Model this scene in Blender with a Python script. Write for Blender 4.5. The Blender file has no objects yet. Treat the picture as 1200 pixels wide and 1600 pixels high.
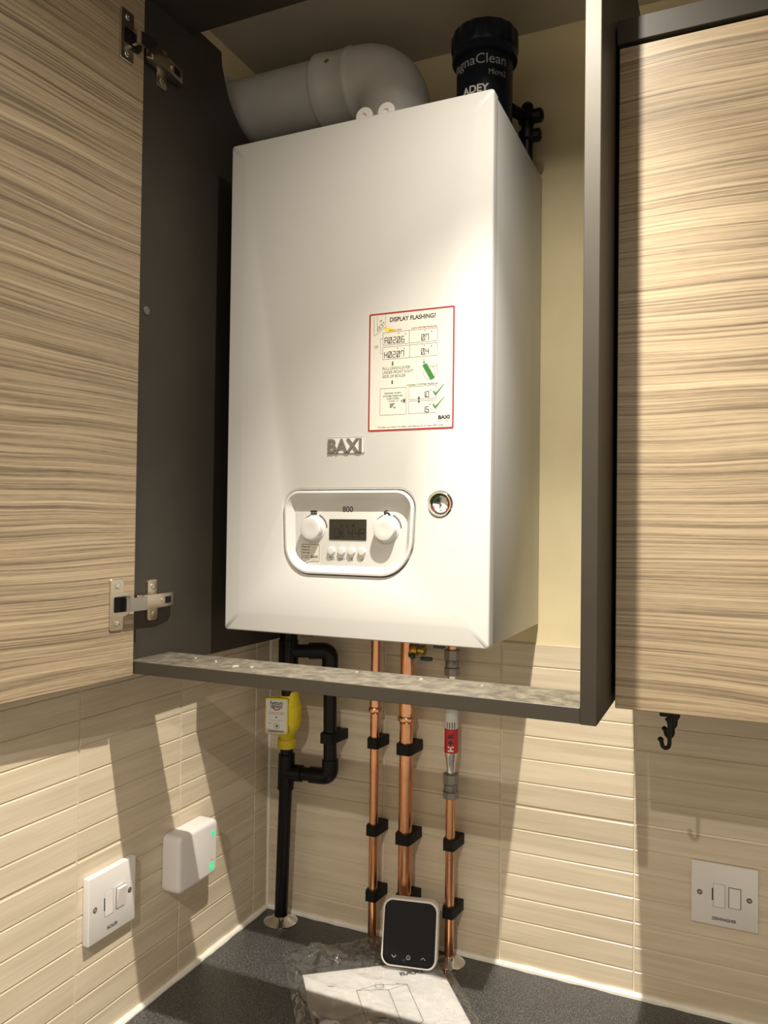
import bpy, bmesh, math, random
from math import sin, cos, pi, radians as rad
from mathutils import Vector, Matrix

random.seed(4)
SC = bpy.context.scene
COL = SC.collection

# ------------------------------------------------------------------ camera
cam_d = bpy.data.cameras.new('camera')
cam = bpy.data.objects.new('camera', cam_d)
COL.objects.link(cam)
YAW, PITCH, ROLL = -0.4220, 0.0176, 0.0124
_f = Vector((sin(YAW) * cos(PITCH), cos(YAW) * cos(PITCH), sin(PITCH)))
_r = Vector((cos(YAW), -sin(YAW), 0))
_u = _r.cross(_f)
_R = _r * cos(ROLL) + _u * sin(ROLL)
_U = _u * cos(ROLL) - _r * sin(ROLL)
_m = Matrix((_R, _U, -_f)).transposed().to_4x4()
_m.translation = (0.7644, -1.2119, 0.6838)
cam.matrix_world = _m
cam_d.sensor_fit = 'HORIZONTAL'
cam_d.sensor_width = 36
cam_d.lens = 36 * 1226.4 / 1200
cam_d.clip_start = 0.02
SC.camera = cam

# ------------------------------------------------------------------ world, lamps, exposure
w = bpy.data.worlds.new('world')
SC.world = w
w.use_nodes = True
w.node_tree.nodes['Background'].inputs[0].default_value = (1.0, 0.88, 0.71, 1)
w.node_tree.nodes['Background'].inputs[1].default_value = 0.275
SC.view_settings.view_transform = 'Standard'
SC.view_settings.look = 'None'
SC.view_settings.gamma = 1
SC.view_settings.exposure = 1.25
SC.view_settings.use_curve_mapping = False
LAMP_TINT = (1.0, 0.925, 0.79)
CEIL = 1.468
# (x, y, ((watts, cone degrees) of the beam core, of its wide spill), bulb radius)
LAMPS = [(0.588, -0.588, ((46.0, 89), (9.0, 160)), 0.0075), (0.610, -1.74, ((26.0, 92), (32.0, 160)), 0.0085)]

# ------------------------------------------------------------------ helpers
def obj(name, bm, mat, parent=None, origin=None, local=False, smooth=True, angle=35):
    """one mesh object; world-space vertices are moved into the parent's frame"""
    off = Vector((0, 0, 0))
    if not local:
        q = parent
        while q is not None:
            off += q.location
            q = q.parent
    o_loc = Vector((0, 0, 0))
    if origin is not None:
        o_loc = Vector(origin) - off
        off = Vector(origin)
    if off.length:
        bmesh.ops.translate(bm, verts=bm.verts, vec=-off)
    me = bpy.data.meshes.new(name)
    bm.normal_update()
    bm.to_mesh(me)
    bm.free()
    if smooth:
        me.polygons.foreach_set('use_smooth', [True] * len(me.polygons))
        me.set_sharp_from_angle(angle=rad(angle))
    else:
        me.polygons.foreach_set('use_smooth', [False] * len(me.polygons))
    if mat:
        me.materials.append(mat)
    o = bpy.data.objects.new(name, me)
    COL.objects.link(o)
    o.parent = parent
    o.location = o_loc
    if parent is not None and any(k in name for k in ('print', 'lettering', 'digits', 'marking', 'scale', 'symbols', 'line_drawing')):
        o['kind'] = 'stuff'
    return o

def tag(o, label=None, cat=None, group=None, kind=None):
    if label: o['label'] = label
    if cat: o['category'] = cat
    if group: o['group'] = group
    if kind: o['kind'] = kind
    return o

def thing(name, loc, label, cat, group=None, rz=0.0):
    o = bpy.data.objects.new(name, None)
    COL.objects.link(o)
    o.empty_display_size = 0.02
    o.location = loc
    o.rotation_euler.z = rz
    return tag(o, label, cat, group)

def copy_tree(o, parent=None):
    c = o.copy()
    COL.objects.link(c)
    c.parent = parent
    for ch in [k for k in bpy.data.objects if k.parent == o]:
        copy_tree(ch, c)
    return c

def B(): return bmesh.new()

def box(bm, x0, x1, y0, y1, z0, z1, bev=0.0, seg=1):
    r = bmesh.ops.create_cube(bm, size=1.0)
    vs = r['verts']
    for v in vs:
        v.co = Vector(((x0 + x1) / 2 + v.co.x * (x1 - x0), (y0 + y1) / 2 + v.co.y * (y1 - y0), (z0 + z1) / 2 + v.co.z * (z1 - z0)))
    if bev > 0:
        es = list({e for v in vs for e in v.link_edges})
        bmesh.ops.bevel(bm, geom=es, offset=bev, segments=seg, profile=0.5, affect='EDGES', clamp_overlap=True)
    return bm

def prism(bm, poly, fn, d0, d1, bev=0.0, seg=1):
    """poly: 2D outline, fn(u, v, d) -> 3D; solid from d0 to d1"""
    a = [bm.verts.new(fn(u, v, d0)) for u, v in poly]
    b = [bm.verts.new(fn(u, v, d1)) for u, v in poly]
    n = len(poly)
    fs = [bm.faces.new(a[::-1]), bm.faces.new(b)]
    for i in range(n):
        fs.append(bm.faces.new((a[i], a[(i + 1) % n], b[(i + 1) % n], b[i])))
    bmesh.ops.recalc_face_normals(bm, faces=fs)
    if bev > 0:
        es = [e for e in fs[1].edges]
        bmesh.ops.bevel(bm, geom=es, offset=bev, segments=seg, profile=0.5, affect='EDGES', clamp_overlap=True)
    return bm

def rrect(x0, x1, z0, z1, r, n=6):
    """rounded rectangle; r a number or (bl, br, tr, tl)"""
    rs = (r,) * 4 if not isinstance(r, (tuple, list)) else r
    out = []
    for (cx, cz, a0, q) in ((x0, z0, pi, rs[0]), (x1, z0, 1.5 * pi, rs[1]), (x1, z1, 0, rs[2]), (x0, z1, 0.5 * pi, rs[3])):
        sx = 1 if cx == x0 else -1
        sz = 1 if cz == z0 else -1
        for i in range(n + 1):
            a = a0 + (pi / 2) * i / n
            out.append((cx + sx * q + q * cos(a), cz + sz * q + q * sin(a)))
    return out

def circ(cx, cz, r, n=32, a0=0, a1=2 * pi):
    full = abs(a1 - a0 - 2 * pi) < 1e-6
    m = n if full else n + 1
    return [(cx + r * cos(a0 + (a1 - a0) * i / n), cz + r * sin(a0 + (a1 - a0) * i / n)) for i in range(m)]

FRONT = lambda y: (lambda u, v, d: (u, y - d, v))       # faces -y, d outwards
LEFTW = lambda x: (lambda u, v, d: (x + d, u, v))       # faces +x, u along +y
FLATZ = lambda z: (lambda u, v, d: (u, v, z + d))       # faces up

def lathe(bm, prof, c=(0, 0, 0), axis='z', n=32, cap=True, scal=None):
    """prof: list of (radius, height) along the axis"""
    rings = []
    for k, (r, h) in enumerate(prof):
        ring = []
        for i in range(n):
            a = 2 * pi * i / n
            rr = r * (1 + (scal[k] * cos(a * scal[-1]) if scal else 0))
            p, q = rr * cos(a), rr * sin(a)
            co = {'z': (p, q, h), 'x': (h, p, q), 'y': (q, h, p)}[axis]
            ring.append(bm.verts.new(Vector(c) + Vector(co)))
        rings.append(ring)
    fs = []
    for a, b in zip(rings, rings[1:]):
        for i in range(n):
            fs.append(bm.faces.new((a[i], a[(i + 1) % n], b[(i + 1) % n], b[i])))
    if cap:
        fs.append(bm.faces.new(rings[0][::-1]))
        fs.append(bm.faces.new(rings[-1]))
    bmesh.ops.recalc_face_normals(bm, faces=fs)
    return bm

def tube(bm, pts, r, n=20, cap=True):
    """swept circle; r a number or one per point"""
    pts = [Vector(p) for p in pts]
    rs = r if isinstance(r, (list, tuple)) else [r] * len(pts)
    rings = []
    ref = None
    for i, p in enumerate(pts):
        t = (pts[min(i + 1, len(pts) - 1)] - pts[max(i - 1, 0)]).normalized()
        if ref is None:
            ref = t.orthogonal().normalized()
        ref = (ref - t * ref.dot(t)).normalized()
        s = t.cross(ref)
        rings.append([bm.verts.new(p + (ref * cos(2 * pi * k / n) + s * sin(2 * pi * k / n)) * rs[i]) for k in range(n)])
    fs = []
    for a, b in zip(rings, rings[1:]):
        for i in range(n):
            fs.append(bm.faces.new((a[i], a[(i + 1) % n], b[(i + 1) % n], b[i])))
    if cap:
        fs.append(bm.faces.new(rings[0][::-1]))
        fs.append(bm.faces.new(rings[-1]))
    bmesh.ops.recalc_face_normals(bm, faces=fs)
    return bm

def arc3(c, a, b, r, n=8):
    """quarter arc round corner c from direction -a to direction b (unit vectors)"""
    c, a, b = Vector(c), Vector(a), Vector(b)
    o = c - a * r + b * r
    return [o + (-b * cos(t) + a * sin(t)) * r for t in [pi / 2 * i / n for i in range(n + 1)]]

def flat(bm, poly, fn, d=0.0):
    f = bm.faces.new([bm.verts.new(fn(u, v, d)) for u, v in poly])
    return f

def line(bm, p, q, wd, fn, d=0.0):
    (x0, z0), (x1, z1) = p, q
    L = math.hypot(x1 - x0, z1 - z0)
    nx, nz = -(z1 - z0) / L * wd / 2, (x1 - x0) / L * wd / 2
    flat(bm, [(x0 - nx, z0 - nz), (x1 - nx, z1 - nz), (x1 + nx, z1 + nz), (x0 + nx, z0 + nz)], fn, d)

def poly_line(bm, pts, wd, fn, d=0.0, close=False):
    for p, q in zip(pts, pts[1:] + ([pts[0]] if close else [])):
        line(bm, p, q, wd, fn, d)

def band(bm, cx, cz, r0, r1, a0, a1, fn, d=0.0, n=16):
    for i in range(n):
        b0, b1 = a0 + (a1 - a0) * i / n, a0 + (a1 - a0) * (i + 1) / n
        flat(bm, [(cx + r0 * cos(b0), cz + r0 * sin(b0)), (cx + r1 * cos(b0), cz + r1 * sin(b0)),
                  (cx + r1 * cos(b1), cz + r1 * sin(b1)), (cx + r0 * cos(b1), cz + r0 * sin(b1))], fn, d)

def text(bm, s, x, z, fn, cap=None, width=None, bold=0.0, align='l', d=0.0, rot=0.0, split=0.0):
    """flat lettering: cap height and/or total width, lower-left at (x, z)"""
    cu = bpy.data.curves.new('t', 'FONT')
    cu.body = s
    cu.offset = bold
    cu.resolution_u = 4
    to = bpy.data.objects.new('t', cu)
    me = bpy.data.meshes.new_from_object(to)
    bpy.data.objects.remove(to)
    bpy.data.curves.remove(cu)
    if not me.vertices:
        return
    xs = [v.co.x for v in me.vertices]
    x0, x1 = min(xs), max(xs)
    sv = (cap / 0.69) if cap else None
    su = (width / (x1 - x0)) if width else sv
    if sv is None: sv = su
    W = (x1 - x0) * su
    ox = {'l': 0, 'c': -W / 2, 'r': -W}[align]
    tb = bmesh.new()
    tb.from_mesh(me)
    bpy.data.meshes.remove(me)
    if split:
        bmesh.ops.triangulate(tb, faces=tb.faces)
        long = [e for e in tb.edges if e.calc_length() > split]
        if long:
            bmesh.ops.subdivide_edges(tb, edges=long, cuts=3)
    c, sn = cos(rot), sin(rot)
    for v in tb.verts:
        p, q = ox + (v.co.x - x0) * su, v.co.y * sv
        v.co = Vector(fn(x + p * c - q * sn, z + p * sn + q * c, d))
    m2 = bpy.data.meshes.new('t')
    tb.to_mesh(m2)
    tb.free()
    bm.from_mesh(m2)
    bpy.data.meshes.remove(m2)

SEG = {'0': 'abcdef', '1': 'bc', '2': 'abged', '3': 'abgcd', '4': 'fgbc', '5': 'afgcd', '6': 'afgedc', '7': 'abcf', '8': 'abcdefg', '9': 'abfgcd',
       'A': 'abcefg', 'H': 'fegbc', 'o': 'abfg', 'k': 'feg', ' ': '', 'O': 'abcdef'}
def seg_text(bm, s, x, z, h, fn, wd, d=0.0, slash=False, pitch=0.72):
    w_ = h * 0.5
    for ch in s:
        if ch == '.':
            flat(bm, [(x - h * .17, z), (x - h * .17 + wd * 1.3, z), (x - h * .17 + wd * 1.3, z + wd * 1.3), (x - h * .17, z + wd * 1.3)], fn, d)
            continue
        P = {'a': ((x, z + h), (x + w_, z + h)), 'd': ((x, z), (x + w_, z)), 'g': ((x, z + h / 2), (x + w_, z + h / 2)),
             'f': ((x, z + h / 2), (x, z + h)), 'e': ((x, z), (x, z + h / 2)), 'b': ((x + w_, z + h / 2), (x + w_, z + h)), 'c': ((x + w_, z), (x + w_, z + h / 2))}
        for k in SEG[ch]:
            line(bm, *P[k], wd, fn, d)
        if ch == '0' and slash:
            line(bm, (x, z), (x + w_, z + h), wd, fn, d)
        if ch == 'k':
            line(bm, (x, z + h / 2), (x + w_, z + h), wd, fn, d)
            line(bm, (x, z + h / 2), (x + w_, z), wd, fn, d)
        x += h * pitch

# ------------------------------------------------------------------ materials
def lin(r, g, b):
    f = lambda c: c / 12.92 if c <= 0.04045 else ((c + 0.055) / 1.055) ** 2.4
    return (f(r / 255), f(g / 255), f(b / 255), 1)

def mat(name, col, rough=0.5, metal=0.0, spec=0.5, coat=0.0, noise=None, bump=0.0, bscale=200, emit=None, estr=0.0):
    m = bpy.data.materials.new(name)
    m.use_nodes = True
    nt = m.node_tree
    b = nt.nodes['Principled BSDF']
    b.inputs['Base Color'].default_value = col if len(col) == 4 else (*col, 1)
    b.inputs['Roughness'].default_value = rough
    b.inputs['Metallic'].default_value = metal
    b.inputs['Specular IOR Level'].default_value = spec
    b.inputs['Coat Weight'].default_value = coat
    if emit:
        b.inputs['Emission Color'].default_value = (*emit, 1)
        b.inputs['Emission Strength'].default_value = estr
    tc = nt.nodes.new('ShaderNodeTexCoord')
    if noise:
        amt, sc = noise
        n = nt.nodes.new('ShaderNodeTexNoise'); n.inputs['Scale'].default_value = sc; n.inputs['Detail'].default_value = 4
        nt.links.new(tc.outputs['Object'], n.inputs['Vector'])
        mr = nt.nodes.new('ShaderNodeMapRange')
        mr.inputs['From Min'].default_value = 0.3; mr.inputs['From Max'].default_value = 0.7
        mr.inputs['To Min'].default_value = 1 - amt; mr.inputs['To Max'].default_value = 1 + amt
        nt.links.new(n.outputs['Fac'], mr.inputs['Value'])
        mx = nt.nodes.new('ShaderNodeMix'); mx.data_type = 'RGBA'; mx.blend_type = 'MULTIPLY'
        mx.inputs[0].default_value = 1
        mx.inputs[6].default_value = b.inputs['Base Color'].default_value
        nt.links.new(mr.outputs['Result'], mx.inputs[7])
        nt.links.new(mx.outputs[2], b.inputs['Base Color'])
    if bump:
        n = nt.nodes.new('ShaderNodeTexNoise'); n.inputs['Scale'].default_value = bscale; n.inputs['Detail'].default_value = 3
        nt.links.new(tc.outputs['Object'], n.inputs['Vector'])
        bp = nt.nodes.new('ShaderNodeBump'); bp.inputs['Strength'].default_value = bump; bp.inputs['Distance'].default_value = 0.001
        nt.links.new(n.outputs['Fac'], bp.inputs['Height'])
        nt.links.new(bp.outputs['Normal'], b.inputs['Normal'])
    return m

def nodes(m):
    nt = m.node_tree
    return nt, nt.nodes['Principled BSDF'], (lambda t: nt.nodes.new(t)), nt.links.new

def wood_mat():
    m = mat('striped_wood_laminate', (0.4, 0.3, 0.2), rough=0.42, spec=0.4)
    nt, b, N, L = nodes(m)
    tc = N('ShaderNodeTexCoord')
    def noise(scale, mp, detail=3, rough=0.55):
        v = N('ShaderNodeMapping'); v.inputs['Scale'].default_value = mp
        n = N('ShaderNodeTexNoise'); n.inputs['Scale'].default_value = scale; n.inputs['Detail'].default_value = detail; n.inputs['Roughness'].default_value = rough
        return v, n
    # slow warp of the grain
    v0, n0 = noise(1.0, (1.6, 1.6, 4.0), 2)
    L(tc.outputs['Object'], v0.inputs['Vector']); L(v0.outputs['Vector'], n0.inputs['Vector'])
    sub = N('ShaderNodeMath'); sub.operation = 'MULTIPLY_ADD'; sub.inputs[1].default_value = 0.05; sub.inputs[2].default_value = -0.025
    L(n0.outputs['Fac'], sub.inputs[0])
    cx = N('ShaderNodeCombineXYZ'); L(sub.outputs[0], cx.inputs['Z'])
    ad = N('ShaderNodeVectorMath'); ad.operation = 'ADD'
    L(tc.outputs['Object'], ad.inputs[0]); L(cx.outputs[0], ad.inputs[1])
    outs = []
    for sc, mp, dt in ((1.0, (0.9, 0.9, 120), 3), (1.0, (2.6, 2.6, 400), 3), (1.0, (0.6, 0.6, 26), 2), (1.0, (50, 50, 800), 2)):
        v, n = noise(sc, mp, dt, 0.6)
        L(ad.outputs[0], v.inputs['Vector']); L(v.outputs['Vector'], n.inputs['Vector'])
        outs.append(n.outputs['Fac'])
    def madd(a, k, c):
        q = N('ShaderNodeMath'); q.operation = 'MULTIPLY_ADD'; q.inputs[1].default_value = k
        L(a, q.inputs[0])
        if c is None: q.inputs[2].default_value = 0
        else: L(c, q.inputs[2])
        return q.outputs[0]
    s = madd(outs[0], 0.32, None); s = madd(outs[1], 0.50, s); s = madd(outs[2], 0.16, s); s = madd(outs[3], 0.10, s)
    cr = N('ShaderNodeValToRGB')
    e = cr.color_ramp.elements
    e[0].position = 0.40; e[0].color = (0.100, 0.073, 0.047, 1)
    e[1].position = 0.66; e[1].color = (0.46, 0.365, 0.245, 1)
    k = e.new(0.47); k.color = (0.190, 0.143, 0.093, 1)
    k = e.new(0.55); k.color = (0.335, 0.258, 0.168, 1)
    L(s, cr.inputs['Fac']); L(cr.outputs['Color'], b.inputs['Base Color'])
    bp = N('ShaderNodeBump'); bp.inputs['Strength'].default_value = 0.22; bp.inputs['Distance'].default_value = 0.0006
    L(outs[1], bp.inputs['Height']); L(bp.outputs['Normal'], b.inputs['Normal'])
    return m

def tile_mat():
    m = mat('brushed_cream_tile', (0.60, 0.49, 0.35), rough=0.30, spec=0.5)
    nt, b, N, L = nodes(m)
    tc = N('ShaderNodeTexCoord')
    oi = N('ShaderNodeObjectInfo')
    sh = N('ShaderNodeVectorMath'); sh.operation = 'SCALE'; sh.inputs[3].default_value = 1.0
    cb = N('ShaderNodeCombineXYZ')
    mu = N('ShaderNodeMath'); mu.operation = 'MULTIPLY'; mu.inputs[1].default_value = 31.0
    L(oi.outputs['Random'], mu.inputs[0]); L(mu.outputs[0], cb.inputs['Y']); L(mu.outputs[0], cb.inputs['X'])
    ad = N('ShaderNodeVectorMath'); ad.operation = 'ADD'
    L(tc.outputs['Object'], ad.inputs[0]); L(cb.outputs[0], ad.inputs[1])
    mp = N('ShaderNodeMapping'); mp.inputs['Scale'].default_value = (9, 9, 620)
    n = N('ShaderNodeTexNoise'); n.inputs['Scale'].default_value = 1; n.inputs['Detail'].default_value = 3
    L(ad.outputs[0], mp.inputs['Vector']); L(mp.outputs['Vector'], n.inputs['Vector'])
    mp2 = N('ShaderNodeMapping'); mp2.inputs['Scale'].default_value = (5, 5, 90)
    n2 = N('ShaderNodeTexNoise'); n2.inputs['Scale'].default_value = 1; n2.inputs['Detail'].default_value = 2
    L(ad.outputs[0], mp2.inputs['Vector']); L(mp2.outputs['Vector'], n2.inputs['Vector'])
    av = N('ShaderNodeMath'); av.operation = 'MULTIPLY_ADD'; av.inputs[1].default_value = 0.6
    L(n2.outputs['Fac'], av.inputs[0])
    hv = N('ShaderNodeMath'); hv.operation = 'MULTIPLY'; hv.inputs[1].default_value = 0.4
    L(n.outputs['Fac'], hv.inputs[0]); L(hv.outputs[0], av.inputs[2])
    cr = N('ShaderNodeValToRGB'); e = cr.color_ramp.elements
    e[0].position = 0.34; e[0].color = (0.57, 0.478, 0.352, 1)
    e[1].position = 0.66; e[1].color = (0.71, 0.615, 0.475, 1)
    L(av.outputs[0], cr.inputs['Fac']); L(cr.outputs['Color'], b.inputs['Base Color'])
    bp = N('ShaderNodeBump'); bp.inputs['Strength'].default_value = 0.12; bp.inputs['Distance'].default_value = 0.0004
    L(n.outputs['Fac'], bp.inputs['Height']); L(bp.outputs['Normal'], b.inputs['Normal'])
    return m

def worktop_mat():
    m = mat('speckled_dark_worktop', (0.05, 0.048, 0.046), rough=0.45, spec=0.4)
    nt, b, N, L = nodes(m)
    tc = N('ShaderNodeTexCoord')
    n = N('ShaderNodeTexNoise'); n.inputs['Scale'].default_value = 620; n.inputs['Detail'].default_value = 2
    L(tc.outputs['Object'], n.inputs['Vector'])
    cr = N('ShaderNodeValToRGB'); e = cr.color_ramp.elements
    e[0].position = 0.36; e[0].color = (0.024, 0.0235, 0.0235, 1)
    e[1].position = 0.70; e[1].color = (0.22, 0.215, 0.21, 1)
    k = e.new(0.54); k.color = (0.066, 0.065, 0.065, 1)
    L(n.outputs['Fac'], cr.inputs['Fac']); L(cr.outputs['Color'], b.inputs['Base Color'])
    return m

def dusty_mat():
    """dark laminate with plaster dust lying on its upward faces"""
    m = mat('dusty_dark_laminate', (0.043, 0.037, 0.029), rough=0.5)
    nt, b, N, L = nodes(m)
    tc = N('ShaderNodeTexCoord')
    g = N('ShaderNodeNewGeometry'); sp = N('ShaderNodeSeparateXYZ'); L(g.outputs['Normal'], sp.inputs[0])
    up = N('ShaderNodeMath'); up.operation = 'GREATER_THAN'; up.inputs[1].default_value = 0.8; L(sp.outputs['Z'], up.inputs[0])
    n = N('ShaderNodeTexNoise'); n.inputs['Scale'].default_value = 55; n.inputs['Detail'].default_value = 6; n.inputs['Roughness'].default_value = 0.7
    L(tc.outputs['Object'], n.inputs['Vector'])
    mr = N('ShaderNodeMapRange'); mr.inputs['From Min'].default_value = 0.38; mr.inputs['From Max'].default_value = 0.68; mr.inputs['To Min'].default_value = 0.18; mr.inputs['To Max'].default_value = 0.95
    L(n.outputs['Fac'], mr.inputs['Value'])
    mu = N('ShaderNodeMath'); mu.operation = 'MULTIPLY'; L(up.outputs[0], mu.inputs[0]); L(mr.outputs[0], mu.inputs[1])
    mx = N('ShaderNodeMix'); mx.data_type = 'RGBA'; mx.inputs[6].default_value = (0.043, 0.037, 0.029, 1); mx.inputs[7].default_value = (0.20, 0.175, 0.13, 1)
    L(mu.outputs[0], mx.inputs[0]); L(mx.outputs[2], b.inputs['Base Color'])
    return m

def film_mat():
    m = bpy.data.materials.new('clear_plastic_film'); m.use_nodes = True
    nt = m.node_tree; nt.nodes.clear()
    N = nt.nodes.new; L = nt.links.new
    out = N('ShaderNodeOutputMaterial'); mix = N('ShaderNodeMixShader')
    tr = N('ShaderNodeBsdfTransparent'); tr.inputs[0].default_value = (0.95, 0.95, 0.94, 1)
    gl = N('ShaderNodeBsdfGlossy'); gl.inputs['Roughness'].default_value = 0.07; gl.inputs[0].default_value = (1, 1, 1, 1)
    fr = N('ShaderNodeFresnel'); fr.inputs['IOR'].default_value = 1.5
    tc = N('ShaderNodeTexCoord'); n = N('ShaderNodeTexNoise'); n.inputs['Scale'].default_value = 30; n.inputs['Detail'].default_value = 2
    bp = N('ShaderNodeBump'); bp.inputs['Strength'].default_value = 0.5; bp.inputs['Distance'].default_value = 0.008
    L(tc.outputs['Object'], n.inputs['Vector']); L(n.outputs['Fac'], bp.inputs['Height'])
    L(bp.outputs[0], gl.inputs['Normal']); L(bp.outputs[0], fr.inputs['Normal'])
    ad = N('ShaderNodeMath'); ad.operation = 'MULTIPLY_ADD'; ad.inputs[1].default_value = 1.0; ad.inputs[2].default_value = 0.08
    L(fr.outputs[0], ad.inputs[0])
    df = N('ShaderNodeBsdfDiffuse'); df.inputs[0].default_value = (0.8, 0.8, 0.78, 1)
    m2 = N('ShaderNodeMixShader'); m2.inputs[0].default_value = 0.05
    L(tr.outputs[0], m2.inputs[1]); L(df.outputs[0], m2.inputs[2])
    L(ad.outputs[0], mix.inputs[0]); L(m2.outputs[0], mix.inputs[1]); L(gl.outputs[0], mix.inputs[2]); L(mix.outputs[0], out.inputs[0])
    return m

M = dict(
    wood=wood_mat(), tile=tile_mat(), worktop=worktop_mat(), dusty=dusty_mat(), film=film_mat(),
    grout=mat('cream_grout', (0.80, 0.73, 0.60), 0.8),
    paint=mat('cream_wall_paint', (0.74, 0.64, 0.40), 0.75, noise=(0.05, 12)),
    ceilpaint=mat('off_white_ceiling', (0.50, 0.45, 0.38), 0.8, noise=(0.05, 9)),
    silicone=mat('white_silicone', (0.84, 0.80, 0.72), 0.35, noise=(0.06, 60)),
    floor=mat('grey_floor', (0.22, 0.20, 0.18), 0.5, noise=(0.1, 5)),
    lam=mat('dark_brown_grey_laminate', (0.043, 0.037, 0.029), 0.50, spec=0.3, noise=(0.07, 14)),
    black=mat('matt_black_plastic', (0.005, 0.005, 0.005), 0.45, spec=0.22),
    pvc=mat('black_waste_pipe', (0.004, 0.004, 0.0045), 0.34, spec=0.25),
    navy=mat('dark_navy_plastic', (0.006, 0.009, 0.020), 0.40, spec=0.28),
    white=mat('white_boiler_enamel', (0.635, 0.63, 0.62), 0.30, spec=0.5, noise=(0.015, 5)),
    whiteplastic=mat('white_plastic', (0.76, 0.73, 0.71), 0.35),
    panel=mat('off_white_control_plastic', (0.62, 0.615, 0.60), 0.35),
    fluegrey=mat('white_flue_plastic', (0.50, 0.485, 0.47), 0.45, noise=(0.06, 18)),
    logo=mat('grey_raised_logo', (0.15, 0.14, 0.115), 0.5),
    ink=mat('black_print', (0.03, 0.03, 0.035), 0.6),
    greyink=mat('grey_print', (0.13, 0.125, 0.11), 0.6),
    redink=mat('red_print', (0.30, 0.012, 0.018), 0.55),
    greenink=mat('green_print', (0.035, 0.17, 0.03), 0.55),
    darkgreenink=mat('dark_green_print', (0.05, 0.13, 0.05), 0.6),
    yellowink=mat('yellow_print', (0.80, 0.55, 0.04), 0.6),
    paper=mat('white_sticker_vinyl', (0.62, 0.605, 0.54), 0.45),
    lcd=mat('dark_lcd_screen', (0.030, 0.028, 0.020), 0.30),
    lcdseg=mat('lcd_segments', (0.006, 0.006, 0.005), 0.4),
    chrome=mat('polished_chrome', (0.80, 0.79, 0.77), 0.10, metal=1.0),
    nickel=mat('nickel_plated_steel', (0.56, 0.50, 0.40), 0.26, metal=1.0, bump=0.05, bscale=300),
    armmetal=mat('dark_polished_steel', (0.36, 0.33, 0.30), 0.16, metal=1.0),
    darkmetal=mat('dark_steel', (0.10, 0.09, 0.08), 0.3, metal=0.9),  # one even dark steel colour, for the discs round the switch screws
    copper=mat('copper_tube', (0.80, 0.40, 0.22), 0.22, metal=1.0, noise=(0.14, 40)),
    solder=mat('bright_capillary_copper', (0.85, 0.46, 0.26), 0.16, metal=1.0, bump=0.5, bscale=260),
    nut=mat('dull_plated_brass_nut', (0.30, 0.28, 0.26), 0.42, metal=0.85, bump=0.3, bscale=300),
    brass=mat('brass', (0.50, 0.36, 0.08), 0.3, metal=1.0),
    teal=mat('dark_teal_plastic', (0.012, 0.055, 0.055), 0.4),
    yellow=mat('yellow_moulded_plastic', (0.72, 0.56, 0.02), 0.38),
    red=mat('red_label', (0.50, 0.015, 0.02), 0.4),
    label=mat('pale_grey_label', (0.62, 0.61, 0.58), 0.45),
    whiteprint=mat('white_print', (0.80, 0.80, 0.78), 0.5),
    silverprint=mat('silver_print', (0.42, 0.42, 0.44), 0.5),
    glass=mat('black_glass', (0.006, 0.006, 0.007), 0.06, spec=0.25),
    led=mat('lit_green_led', (0.0, 0.25, 0.1), 0.4, emit=(0.0, 0.8, 0.27), estr=0.42),
    lens=mat('lit_lamp_lens', (1, 1, 1), 0.4, emit=(1.0, 0.86, 0.62), estr=6.0),
    page=mat('white_paper', (0.72, 0.70, 0.69), 0.6),
    capgrey=mat('grey_screw_cover', (0.13, 0.115, 0.095), 0.45),
    gauge=mat('pale_gauge_dial', (0.70, 0.70, 0.68), 0.35),
    debris=mat('white_plaster_crumb', (0.5, 0.47, 0.4), 0.8),
    wire=mat('grey_wire', (0.05, 0.05, 0.05), 0.5),
)

# ------------------------------------------------------------------ the setting
def struct(name, bm, m, label=None, parent=None):
    o = obj(name, bm, m, parent)
    if parent is None:
        tag(o, label, 'wall' if 'wall' in name else name.split('_')[0], kind='structure')
    return o

struct('floor', box(B(), -0.12, 2.6, -3.0, 0.12, -0.95, -0.9), M['floor'], 'grey kitchen floor below the worktop')
struct('ceiling', box(B(), -0.12, 2.6, -3.0, 0.12, CEIL, CEIL + 0.1), M['ceilpaint'], 'off-white painted ceiling above the open cabinet')
wall_back = struct('wall_back', box(B(), -0.0, 2.6, 0.0032, 0.12, -0.9, CEIL), M['paint'], 'cream back wall behind the boiler, tiled below')
wall_left = struct('wall_left', box(B(), -0.12, -0.0032, -3.0, 0.12, -0.9, CEIL), M['paint'], 'cream left wall, tiled below the open cabinet')

# tiles: each tile is a part of its wall, its seven raised strips are sub-parts
TILE_TOP = 0.504
Z_ROWS = ((0.0012, 0.2490), (0.2515, TILE_TOP))
X_JOINTS = [0.0, 0.0240, 0.2257, 0.4280, 0.6300, 0.8320, 1.0340, 1.2360]
Y_JOINTS = [0.0, 0.0459, 0.2479, 0.4499, 0.6519, 0.8539]

struct('grout', box(B(), 0.0, 1.24, 0.0019, 0.0032, 0.0, TILE_TOP), M['grout'], parent=wall_back)
struct('grout', box(B(), -0.0032, -0.0019, -0.86, 0.0, 0.0, TILE_TOP), M['grout'], parent=wall_left)

def strip_mesh(wd, h):
    me = bpy.data.meshes.new('strip')
    c, dp, e = 0.0016, 0.0016, 0.0009
    v = [(0, dp, 0), (wd, dp, 0), (wd, dp, h), (0, dp, h), (e, 0, c), (wd - e, 0, c), (wd - e, 0, h - c), (e, 0, h - c)]
    me.from_pydata(v, [], [(4, 5, 6, 7), (0, 1, 5, 4), (1, 2, 6, 5), (2, 3, 7, 6), (3, 0, 4, 7)])
    me.materials.append(M['tile'])
    return me

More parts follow.
